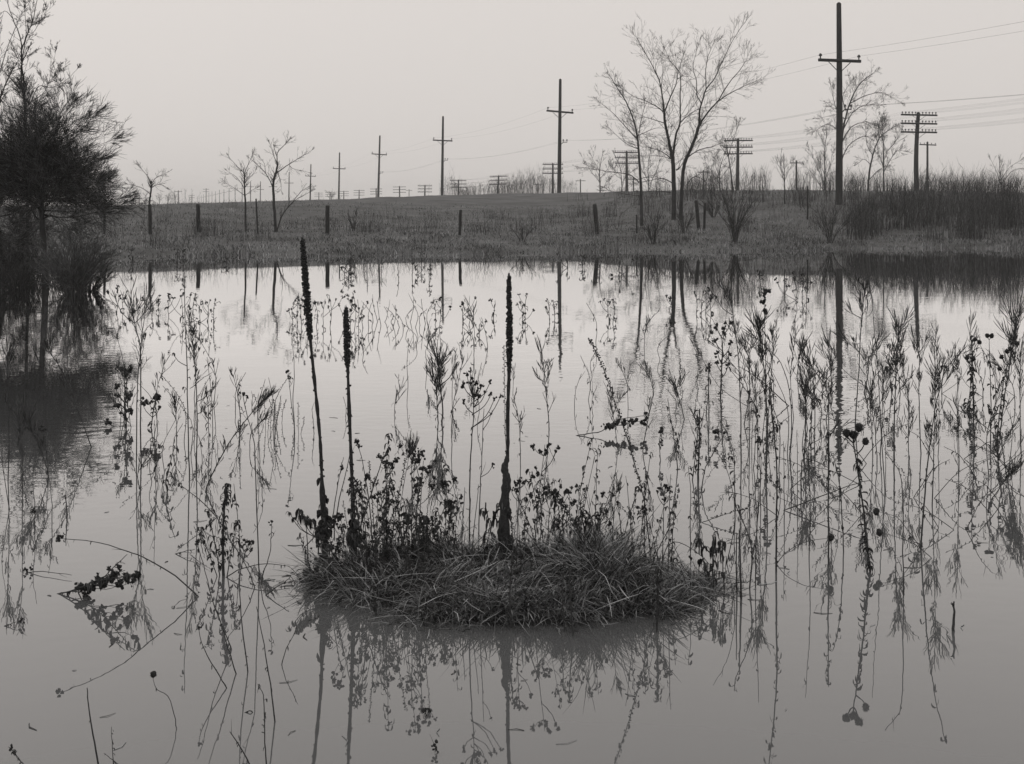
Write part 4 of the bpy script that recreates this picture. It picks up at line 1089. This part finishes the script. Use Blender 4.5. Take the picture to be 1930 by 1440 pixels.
weed('balls', '333,1374 328,1345 316,1312 296,1300 290,1285 289,1272', '289,1270,5.5', 1.3, dens=.05, label='single dark round seed head on a crooked stem at lower left', lean=0)
weed('bare', '187,1452 178,1400 168,1340 164,1296', '', 2.8, label='thick dark bare stick rising from the bottom edge at lower left', lean=0, dens=.6)
weed('bare', '214,1446 212,1410 210,1370', '', 1.4)
weed('bent', '228,1444 212,1432 196,1420', '', 1.3)
weed('seed', '45,1442 32,1425 22,1412', '20,1411,3 28,1420,3', 1.5, leaf=.4)
weed('bent', '476,1343 470,1340 445,1350 415,1365 400,1374', '412,1371,3.5 402,1378,3 412,1382,4 395,1376,2.6', 1.7, lean=0)
weed('bent', '473,1446 455,1412 433,1379', '', 2.4, lean=0)
weed('leafy', '502,1440 499,1400 498,1345 496,1310 486,1290', '', 2.0, dens=.45)

# --- stems and sprays behind the islet
weed('plume', '833,797 834,770 828,712 825,668', '825,668,44 812,655,38 840,668,36 808,700,26 835,705,26 826,720,24 858,690,18', 2.4, dens=1.3, label='thick bunched feathery weed behind the islet, right of the mullein pair')
weed('plume', '826,797 824,760 820,715', '815,690,30 824,735,22', 1.6)
weed('plume', '852,838 851,800 856,755 868,700 872,672', '872,672,18', 1.2)
weed('plume', '1035,809 1033,780 1027,720 1021,660', '1021,660,44 1037,682,15 1010,703,20', 1.5)
weed('plume', '981,880 980,820 976,780 967,745', '968,700,20', 1.2)
weed('bead', '955,868 952,800 951,720 950,650', '', .9)
weed('plume', '1212,850 1213,835 1226,765 1231,735 1219,700', '1219,700,28', 1.5)
weed('leafy', '1277,885 1274,850 1266,800 1258,752', '1278,884,6', 1.6, dens=.6)
weed('seed', '1245,868 1243,830 1250,800', '1250,812,4 1246,835,3', 1.2)
weed('bent', '1086,821,821 1110,817,821 1135,812,821 1160,793,818 1195,786,816 1225,783,814', '1140,806,4 1150,806,5 1162,800,5 1175,798,5 1188,796,5 1200,795,5 1215,790,6', 1.6, label='drooping weed bent flat on the water behind the right end of the islet')
weed('plume', '1165,850 1158,800 1150,740', '1150,735,30 1175,742,22', 1.1)
weed('plume', '790,900 780,860 770,838', '775,832,34 783,836,30', 1.2)

# --- right group
weed('seed', '1358,748 1360,700 1362,650 1366,615', '1350,613,3.2 1376,610,3.6 1364,622,4 1348,641,3.6 1378,646,3.2 1353,666,3.2 1375,667,3.2 1351,685,3 1372,690,3 1369,609,3', 2.3, leaf=3.2)
weed('plume', '1397,872 1396,780 1392,680 1384,610 1376,555', '1376,555,48 1362,540,44 1350,560,28', 1.9)
weed('plume', '1413,842 1412,760 1413,690 1404,640', '1404,640,30 1425,640,26', 1.5)
weed('plume', '1444,905 1446,800 1441,700 1432,640 1428,605', '1428,605,44 1415,600,36 1442,600,32 1438,660,30 1430,655,30', 2.3, dens=1.3)
weed('seed', '1445,780 1442,640 1440,560', '1445,548,4 1441,556,3.5 1440,570,4 1443,590,4', 1.3)
weed('bent', '1488,862 1492,800 1488,735 1472,685 1452,662 1440,655', '', 1.5, lean=0)
weed('plume', '1535,835 1536,760 1531,700 1523,668', '1520,665,36 1508,655,30', 1.5)
weed('plume', '1516,868 1519,800 1519,750 1517,725', '1517,725,44 1508,712,34 1528,705,30', 1.8)
weed('plume', '1563,872 1562,770 1567,720 1561,645', '1561,645,40 1550,660,30 1540,690,20', 1.6)
weed('plume', '1612,800 1616,740 1621,650 1628,560 1629,542', '1629,542,46 1618,560,30 1596,575,22 1640,545,34', 1.8)
weed('bare', '1668,925 1660,800 1656,720 1650,650 1643,555', '', 1.5)
weed('plume', '1645,858 1642,790 1639,735', '1639,735,30 1632,680,34 1652,690,30', 1.5)
weed('plume', '1685,885 1686,780 1690,680 1694,618', '1694,618,46 1685,600,34 1708,600,40 1680,690,36', 2.1, dens=1.3)
weed('plume', '1736,855 1732,760 1733,690 1728,650', '1728,650,36 1745,640,30 1720,630,26', 1.6)
weed('plume', '1757,952 1760,850 1764,710', '1764,710,44 1752,700,40 1778,690,40 1790,705,34 1762,668,36', 1.8, dens=1.2)
weed('plume', '1768,860 1770,760 1763,625', '1763,625,24', 1.1)
weed('plume', '1808,872 1806,760 1803,690 1800,672', '1800,672,26', 1.2)
weed('plume', '1836,760 1833,680 1828,610', '1828,608,34', 1.3)
weed('balls', '1836,832 1834,750 1832,690 1833,645', '1823,674,4 1834,676,4.5 1846,645,4 1838,640,3.5', 2.0, dens=.8)
weed('balls', '1867,835 1868,760 1866,700 1864,640', '1861,633,4 1869,633,4', 1.6, dens=.3)
weed('balls', '1878,838 1884,780 1892,720 1905,665', '1888,673,4 1884,695,4 1904,658,4 1898,662,4 1916,648,4.5', 1.9, dens=.9)
weed('plume', '1885,812 1895,740 1908,660 1915,600', '1915,600,58 1902,590,46 1925,580,50 1890,620,36', 2.0, dens=1.4)
weed('plume', '1925,860 1922,760 1924,660', '1924,655,46 1912,680,36', 1.7)
weed('leafy', '1736,1036 1742,950 1748,880 1756,812 1766,750', '1780,690,6', 2.6, dens=.55)
weed('bare', '1703,1122 1702,1040 1702,960 1699,905 1690,880 1668,852', '', 1.8)
weed('plume', '1868,943 1880,925 1900,897 1922,872', '1922,870,36 1912,878,30 1900,895,26', 1.6, lean=0)
weed('balls', '1640,1076 1635,1030 1627,960 1617,890 1609,835', '1595,816,7 1608,819,7.5 1619,806,7.5 1631,832,6', 3.4, dens=2.2, leaf=1.3, label='thick dark leafy stalk with four round seed heads right of the islet')
weed('balls', '1737,1036 1715,1005 1690,975 1652,964', '1650,963,6', 1.2, dens=.08, lean=0, label='dark round seed head on a stem arching left, upper one at right')
weed('balls', '1756,1052 1730,1030 1700,1015 1658,1004', '1655,1003,6', 1.2, dens=.08, lean=0, label='dark round seed head on a stem arching left, lower one at right')
weed('balls', '1464,1063 1480,1043 1515,1022 1566,1014', '1568,1013,6', 1.3, dens=.08, lean=0, label='dark round seed head on a stem arching right near the islet')
weed('bent', '1477,962 1530,942 1600,915 1642,905', '', 1.8, lean=0, label='straight stem slanting low to the right of the islet')
weed('bent', '1510,930 1511,880 1514,866 1535,868 1562,882', '', 2.0, lean=0)
weed('leafy', '1562,1066 1561,960 1561,880 1562,810', '', 2.6, dens=1.2)
weed('bare', '1525,1052 1527,950 1524,880 1518,800', '', 1.5)
weed('bare', '1503,962 1503,880 1502,810', '', 1.3)
weed('bare', '1478,985 1478,900 1477,832', '1480,900,2', 1.4)
weed('leafy', '1463,1078 1464,960 1464,880 1456,790 1449,730', '', 2.8, dens=1.5)
weed('bare', '1434,962 1433,900 1430,830', '1428,828,4', 1.4)
weed('bare', '1426,1002 1430,950 1434,905 1434,850', '', 1.4)
weed('bent', '1487,765 1470,750 1440,722 1410,700 1390,690', '', 1.6, lean=0)
weed('leafy', '1590,1040 1586,960 1580,900 1570,860', '', 1.8, dens=.8)
weed('bare', '1797,1190 1798,1160 1798,1134', '1795,1138,2', 4.6, label='short thick forked stick standing alone in water at lower right', dens=0)
weed('droop', '1345,1112 1343,1060 1346,1003', '1330,1030,6 1360,1020,6 1320,1015,6', 2.8, dens=1.6)
weed('droop', '1330,1104 1325,1050 1315,1008', '', 2.0, dens=1.2)
weed('droop', '1365,1112 1362,1060 1362,1015', '', 2.0, dens=1.0)
weed('bare', '1389,1118 1388,1060 1388,1004', '', 2.6, dens=.2)
weed('bare', '1397,1128 1395,1060 1393,998', '', 3.4, dens=.3)
weed('leafy', '1413,1110 1417,1065 1416,1030 1410,1005 1388,955 1384,930', '', 2.2, dens=.8)
weed('bare', '1424,1108 1425,1040 1428,960 1430,900', '', 1.6)
weed('leafy', '1302,1060 1301,980 1302,930 1297,880', '', 1.5, dens=.5)
weed('plume', '1305,905 1312,850 1318,800', '1318,790,30 1308,780,26', 1.6)
weed('leafy', '1316,905 1318,840 1319,770', '', 3.0, dens=1.2)
weed('bent', '1322,925 1330,880 1350,845 1365,818', '1352,812,5', 1.6, lean=0)
weed('bent', '1370,1062 1385,980 1375,900 1345,840', '', 1.4)
weed('leafy', '1386,960 1384,900 1382,850 1362,800', '1378,860,5', 1.6, dens=.6)
weed('bead', '1322,985,985 1350,975,985 1385,964,984 1410,958,983', '', 1.2, leaf=1.2, label='beaded stem lying just above the water right of the islet')
weed('bare', '1331,780 1335,740 1336,690', '1330,690,3', 1.4)
weed('leafy', '1336,782 1336,720 1335,685', '', 1.8, dens=.5)
weed('plume', '1290,790 1280,750 1270,720', '1270,715,30 1290,705,26', 1.4)
# extra stems that fill out the crowd at the right
rr_ = random.Random(77)
for i in range(46):
    bx = rr_.uniform(1400, 1930); by = rr_.uniform(690, 935); hh = rr_.uniform(70, 200) * (by - 392) / 480
    tx = bx + rr_.gauss(0, 34)
    kd = rr_.choice(['plume', 'plume', 'bare', 'leafy', 'plume', 'bare'])
    pth = '%.0f,%.0f %.0f,%.0f %.0f,%.0f' % (bx, by, bx + rr_.uniform(-6, 6), by - hh * .5, tx, by - hh)
    weed(kd, pth, '%.0f,%.0f,%.0f %.0f,%.0f,%.0f' % (tx, by - hh, rr_.uniform(24, 40), tx + rr_.uniform(-22, 22), by - hh * .85, rr_.uniform(20, 32)) if kd == 'plume' else '', rr_.uniform(.9, 1.5), dens=.8)
for i in range(22):
    bx = rr_.uniform(1420, 1920); by = rr_.uniform(860, 1010); dx = rr_.choice([-1, 1]) * rr_.uniform(40, 110); dy = rr_.uniform(30, 90)
    weed('bent', '%.0f,%.0f %.0f,%.0f %.0f,%.0f' % (bx, by, bx + dx * .5, by - dy * .7, bx + dx, by - dy), '', 1.2)
# left crowd
for i in range(30):
    bx = rr_.choice([rr_.uniform(290, 440), rr_.uniform(190, 300), rr_.uniform(440, 560)]); by = rr_.uniform(740, 930); hh = rr_.uniform(50, 140); tx = bx + rr_.gauss(0, 24)
    kd = rr_.choice(['plume', 'bare', 'bead', 'bent'])
    weed(kd, '%.0f,%.0f %.0f,%.0f %.0f,%.0f' % (bx, by, bx + rr_.uniform(-4, 4), by - hh * .5, tx, by - hh), '', 1.1, dens=.8, leaf=.8)

# --- far open water: small dark clumps
far = [(560, 612, 52), (568, 618, 66), (552, 606, 40), (580, 620, 50), (596, 616, 46), (610, 622, 58), (622, 618, 62), (668, 622, 72), (676, 624, 60), (684, 618, 48), (660, 616, 54), (648, 610, 36),
       (820, 612, 46), (828, 622, 60), (872, 606, 44), (884, 612, 40), (904, 632, 26), (990, 600, 44), (984, 606, 36), (1036, 606, 40), (1046, 600, 34), (1148, 606, 42), (1155, 610, 46), (1262, 585, 26), (1312, 592, 44), (1330, 590, 46), (1322, 594, 52), (1340, 592, 40),
       (1480, 560, 34), (1500, 566, 40), (1512, 560, 44), (1520, 566, 52), (1434, 535, 26), (345, 612, 56), (356, 616, 62), (366, 612, 60), (378, 608, 44), (392, 606, 40), (402, 612, 50), (286, 598, 40), (300, 590, 26), (220, 590, 50), (232, 586, 36), (318, 596, 40), (930, 600, 34)]
for i, (bx, by, hh) in enumerate(far):
    tx = bx + rr_.uniform(-6, 6)
    weed(rr_.choice(['seed', 'seed', 'leafy']), '%.0f,%.0f %.0f,%.0f %.0f,%.0f' % (bx, by, bx + rr_.uniform(-3, 3), by - hh * .55, tx, by - hh), '', .9, dens=.6, leaf=.6)
for i in range(15):
    bx = 696 + i * 8 + rr_.uniform(-3, 3); by = rr_.uniform(606, 622); hh = rr_.uniform(24, 50)
    weed('bare', '%.0f,%.0f %.0f,%.0f %.0f,%.0f' % (bx, by, bx + rr_.uniform(-6, 6), by - hh * .5, bx + rr_.uniform(-14, 14), by - hh), '', .9, dens=.4)
for i in range(24):
    bx = rr_.choice([rr_.uniform(230, 820), rr_.uniform(320, 800), rr_.uniform(1060, 1250)]); by = rr_.uniform(498, 528); hh = rr_.uniform(14, 36)
    weed(rr_.choice(['seed', 'leafy', 'bare']), '%.0f,%.0f %.0f,%.0f %.0f,%.0f' % (bx, by, bx, by - hh * .5, bx + rr_.uniform(-4, 4), by - hh), '', .9, dens=.5, leaf=.6)

# --- bits of straw and leaf afloat
def floating_bits():
    g = Geo(); rg = random.Random(14)
    for _ in range(420):
        if rg.random() < .6:
            a = rg.uniform(0, 2 * pi); e = islet_edge(a if a < pi else a - 2 * pi) * rg.uniform(1.0, 1.22); x, y = IX + IRX * e * cos(a), IY + IRY * e * sin(a)
        else:
            y = rg.uniform(3.2, 9); x = rg.uniform(-.42, .42) * y
        b = rg.uniform(0, 2 * pi); L = rg.uniform(.012, .07); r = rg.uniform(.0008, .0018)
        g.tube([(x, y, .001), (x + cos(b) * L * .5, y + sin(b) * L * .5, .002), (x + cos(b + .3) * L, y + sin(b + .3) * L, .001)], [r, r, r * .6], 3)
    o = g.build('floating_straw', M['straw']); tag(o, 'scattered bits of straw floating round the islet', 'straw', kind='stuff')
floating_bits()

for i in range(22):
    bx = rr_.choice([rr_.uniform(620, 1230), rr_.uniform(980, 1330)]); by = rr_.uniform(640, 790); hh = rr_.uniform(36, 90); tx = bx + rr_.gauss(0, 14)
    kd = rr_.choice(['plume', 'bare', 'bare', 'bead', 'bent'])
    weed(kd, '%.0f,%.0f %.0f,%.0f %.0f,%.0f' % (bx, by, bx + rr_.uniform(-4, 4), by - hh * .5, tx, by - hh), '%.0f,%.0f,%.0f' % (tx, by - hh, rr_.uniform(18, 28)) if kd == 'plume' else '', .9, dens=.6, leaf=.7)

# --- mullein stalks on the islet
def mullein(path, d, spike0, spike1, wmax, base_w, foot_len, label, seed):
    rng = random.Random(seed); k = d / F; pts = parse(path)
    P = [pix(q[0], q[1], d + .02 * i) for i, q in enumerate(pts)]; C = catmull(P, 6); n = len(C)
    foot = (P[0][0], P[0][1], islet_z(P[0][0], P[0][1]))
    gs, gp, gl = Geo(), Geo(), Geo(); rad = []
    for c in C:
        py = HY + F * (H - c[2]) / c[1]
        t = min(1, max(0, (pts[0][1] - py) / (pts[0][1] - pts[-1][1])))
        rad.append((3.2 + (base_w / 2 - 3.2) * max(0, 1 - t / foot_len) ** .45) * k * (1 if t < .97 else .6) * rng.uniform(.78, 1.22))
    gs.tube([(C[0][0], C[0][1], foot[2] - .05)] + C, [rad[0] * 1.1] + rad, 8)
    def at_row(py):
        for a, b in zip(C[:-1], C[1:]):
            ya, yb = HY + F * (H - a[2]) / a[1], HY + F * (H - b[2]) / b[1]
            if yb <= py <= ya:
                u = (ya - py) / max(ya - yb, 1e-6); return tuple(a[q] + (b[q] - a[q]) * u for q in range(3))
        return C[-1]
    py = spike0
    while py > spike1:      # the packed seed capsules of the spike
        t = (spike0 - py) / (spike0 - spike1); wv = wmax * min(1, .45 + t * 3) * (1 - max(0, t - .55) / .45 * .45) / 2
        c = at_row(py)
        for j in range(7):
            a = rng.uniform(0, 2 * pi); r = wv * rng.uniform(.5, 1.12) * k
            gp.blob((c[0] + cos(a) * r, c[1] + sin(a) * r, c[2] + rng.uniform(-1, 1) * k), rng.uniform(1.5, 2.4) * k, rough=.2)
        py -= 1.7
    gp.blob(C[-1], 2.2 * k, squash=1.8)
    for j in range(34):      # stray capsules and torn leaf stubs below the spike
        c = at_row(rng.uniform(spike0, pts[0][1])); a = rng.uniform(0, 2 * pi); r = rng.uniform(2, 4.5) * k
        gp.blob((c[0] + cos(a) * r, c[1] + sin(a) * r, c[2]), rng.uniform(1.2, 2.8) * k, rough=.3)
    for j in range(46):      # rotted leaves wrapped round the foot
        py = pts[0][1] - abs(rng.gauss(0, 1)) * (pts[0][1] - pts[-1][1]) * .065
        c = at_row(py); a = rng.uniform(0, 2 * pi); r = base_w * .22 * k
        q = (c[0] + cos(a) * r, c[1] + sin(a) * r, c[2]); pp = [q]; e = rng.uniform(-.2, .7)
        for t in range(4):
            e = max(e - .6, -1.4); a += rng.gauss(0, .3); q = (q[0] + cos(a) * cos(e) * 4.5 * k, q[1] + sin(a) * cos(e) * 4.5 * k, q[2] + sin(e) * 4.5 * k); pp.append(q)
        gl.tube(pp, [2 * k, 4 * k, 5 * k, 3.5 * k, .6 * k], 2); gl.tube(pp, [1.5 * k, 2 * k, 2 * k, 1.6 * k, .5 * k], 3)
    root = empty('mullein_stalk', foot)
    gs.build('stalk', M['mull'], root, foot); gp.build('seed_spike', M['mull'], root, foot, 'stuff'); gl.build('rotted_leaves', M['leaf'], root, foot, 'stuff')
    tag(root, label, 'mullein', 'mullein stalks on the islet')
mullein('613,1010 608,940 604,840 597,760 590,690 583,620 577,540 570,450', 4.85, 640, 452, 13, 13, .2, 'tallest dark mullein stalk, leaning left at the left end of the islet', 1)
mullein('667,1020 664,920 660,820 657,740 655,680 653,620 652,580', 4.80, 692, 580, 12, 11, .15, 'shorter dark mullein stalk right beside the tallest one', 2)
mullein('951,1040 950,960 955,905 951,882 957,855 957,780 960,680 960,600 959,517', 4.75, 700, 520, 11, 23, .34, 'dark mullein stalk with a thick gnarled foot at mid islet', 3)

# --- the crowd of weeds growing on the islet
def isl(kind, px, top, ybase=None, dx=0, d=None, **kw):
    d = d or 4.85; x = (px - CX) / F * d; z = islet_z(x, d)
    if z < -.02: z = 0.0
    yb = HY + F * (H - z) / d
    weed(kind, '%.0f,%.0f %.0f,%.0f %.0f,%.0f' % (px, yb, px + dx * .4, (yb + top) / 2, px + dx, top), d=d, **kw)
weed('seed', '885,1030 885,950 886,880 890,820 893,780 892,750', '880,705,3 890,712,3 896,722,3.2 886,722,3 900,735,3.5 908,728,3 895,745,3.5 903,748,3.5 872,722,3.2 874,757,2.8 926,742,2.8 932,752,2.6 944,746,2.4 924,720,2.4 886,700,2.6 915,740,2.6', 2.2, d=4.9, dens=1.0, leaf=1.2, label='tall branching weed with many dark seed heads left of the gnarled mullein')
weed('bare', '902,1030 904,940 908,860 912,770', '929,876,3 926,778,2', 1.7, d=4.92)
weed('bead', '1228,1060 1215,950 1195,870 1165,775 1135,690 1110,638', '', 1.7, d=4.72, leaf=1.35, label='long beaded stem leaning left from the right part of the islet', lean=0)
weed('bare', '625,985 632,940 640,895 648,862', '644,882,3', 1.5, d=4.9)
weed('bare', '630,990 640,940 652,890 661,850', '', 1.7, d=4.95)
weed('seed', '700,985 692,920 683,870 672,830', '671,832,4 676,842,3.5 694,897,4 662,905,2.6 690,905,2.6', 1.6, d=4.9)
weed('bare', '677,1000 700,930 720,870 735,838', '', 2.0, d=4.85)
ri = random.Random(21)
for (px, top, kd) in [(700, 880, 'leafy'), (712, 868, 'bead'), (722, 860, 'seed'), (735, 812, 'leafy'), (740, 830, 'bead'), (748, 850, 'seed'), (752, 905, 'leafy'), (758, 870, 'leafy'), (765, 845, 'seed'), (776, 835, 'seed'), (782, 880, 'leafy'), (790, 875, 'seed'), (800, 920, 'leafy'),
                      (728, 890, 'leafy'), (716, 900, 'seed'), (690, 925, 'leafy'), (680, 940, 'leafy'), (770, 930, 'leafy'), (845, 872, 'leafy'), (850, 880, 'seed'), (856, 890, 'leafy'), (862, 905, 'leafy'), (870, 920, 'bare'), (838, 905, 'seed'), (896, 885, 'bare'),
                      (915, 945, 'droop'), (925, 955, 'droop'), (970, 900, 'bead'), (976, 865, 'seed'), (985, 940, 'leafy'), (1008, 838, 'seed'), (1018, 920, 'seed'), (1035, 870, 'leafy'), (1042, 900, 'leafy'), (1048, 930, 'leafy'), (1058, 885, 'seed'), (1072, 815, 'leafy'), (1085, 860, 'bare'),
                      (1095, 940, 'leafy'), (1112, 930, 'leafy'), (1120, 890, 'seed'), (1128, 818, 'leafy'), (1140, 950, 'leafy'), (1150, 925, 'plume'), (1028, 950, 'leafy'), (1065, 950, 'leafy'), (1105, 960, 'leafy'), (1190, 905, 'bare'), (1208, 860, 'leafy'), (1240, 900, 'seed'),
                      (1222, 850, 'leafy'), (1255, 880, 'bare'), (1262, 930, 'leafy'), (1280, 960, 'bare'), (1180, 970, 'bare'), (1165, 930, 'bare')]:
    isl(kd, px + ri.uniform(-9, 9), top + ri.uniform(-12, 40), dx=ri.gauss(0, 20), d=ri.uniform(4.55, 5.02), wpx=ri.uniform(1.1, 1.8), dens=ri.uniform(.7, 1.5), leaf=ri.uniform(.9, 1.3))
for i in range(46):      # short leafy growth crowding the left half and the back of the islet
    px = ri.choice([ri.gauss(690, 55), ri.gauss(760, 60), ri.gauss(1060, 60), ri.uniform(600, 1250)])
    isl(ri.choice(['leafy', 'leafy', 'seed', 'seed', 'bare', 'bead']), px, ri.uniform(900, 990), dx=ri.gauss(0, 26), d=ri.uniform(4.5, 5.0), wpx=ri.uniform(.9, 1.5), dens=ri.uniform(.7, 1.2), leaf=ri.uniform(.7, 1.1))
for i in range(30):      # dark leafy growth over the left half
    isl(ri.choice(['leafy', 'leafy', 'seed']), ri.uniform(575, 830), ri.uniform(960, 1035), dx=ri.gauss(0, 18), d=ri.uniform(4.5, 4.9), wpx=ri.uniform(.9, 1.5), dens=ri.uniform(.8, 1.3), leaf=ri.uniform(.8, 1.2))
weed('droop', '600,1015 590,985 570,972 562,958', '556,975,6 575,985,6 545,965,5', 2.2, d=4.85, dens=1.5, label='drooping dark-leaved weed hanging over the left end of the islet')
weed('bare', '580,1040 578,1000 577,975', '', 1.6, d=4.9)
weed('bent', '575,1030 600,1005 620,990 640,965', '', 1.6, d=4.75)
weed('bent', '1245,1080 1255,1035 1280,1022 1330,1055 1350,1095', '1300,1050,3', 1.5, d=4.6)
weed('leafy', '962,1185 961,1120 965,1060 968,1030', '', 2.2, yw=1185, dens=.9, label='dark stem in the water just in front of mid islet')
weed('leafy', '1080,1200 1075,1130 1072,1070', '', 2.4, yw=1200, dens=.9)
weed('leafy', '1064,1190 1060,1120 1066,1060', '', 2.0, yw=1190, dens=.8)
weed('leafy', '708,1160 706,1130 703,1100', '', 2.2, yw=1160, dens=1.2)
weed('leafy', '1238,1190 1240,1120 1238,1070', '', 3.4, yw=1190, dens=2.0, leaf=1.1)
weed('bare', '803,1348 802,1342 801,1336', '802,1338,5', 2.0)
weed('bare', '826,1418 822,1412 820,1406', '822,1410,4', 2.0)

# labels that tell the weeds of one kind and one place apart
zones = {}
for t in WEEDS:
    if not t[4]: zones.setdefault((t[2], t[3]), []).append(t)
for (kd, zn), lst in zones.items():
    lst.sort(key=lambda q: q[1])
    word = KIND_WORD[kd][1]
    for i, t in enumerate(lst):
        if len(lst) == 1: lb = 'only one of the %s %s' % (word, zn)
        elif i == len(lst) - 1: lb = 'rightmost of the %s %s' % (word, zn)
        elif i == 0: lb = 'leftmost of the %s %s' % (word, zn)
        else: lb = '%s from left of the %s %s' % (nth(i), word, zn)
        t[0]['label'] = lb
        if len(lst) > 1: t[0]['group'] = '%s %s' % (word, zn)

# ------------------------------------------------------------------ haze
def build_haze():
    V, Fc = box_pts((0, 640, 11), 3200, 790, 13)
    me = make_mesh('haze', V, [Fc])
    m = bpy.data.materials.new('mist'); m.use_nodes = True; n = m.node_tree; n.nodes.clear()
    o = n.nodes.new('ShaderNodeOutputMaterial'); v = n.nodes.new('ShaderNodeVolumePrincipled')
    v.inputs['Color'].default_value = (1, 1, 1, 1); v.inputs['Density'].default_value = HAZE; v.inputs['Anisotropy'].default_value = 0.0
    n.links.new(v.outputs[0], o.inputs['Volume']); me.materials.append(m)
    ob = bpy.data.objects.new('haze', me); COL.objects.link(ob); tag(ob, 'thin pale haze over the whole place', 'haze', kind='stuff')
HAZE = 0.00065
build_haze()
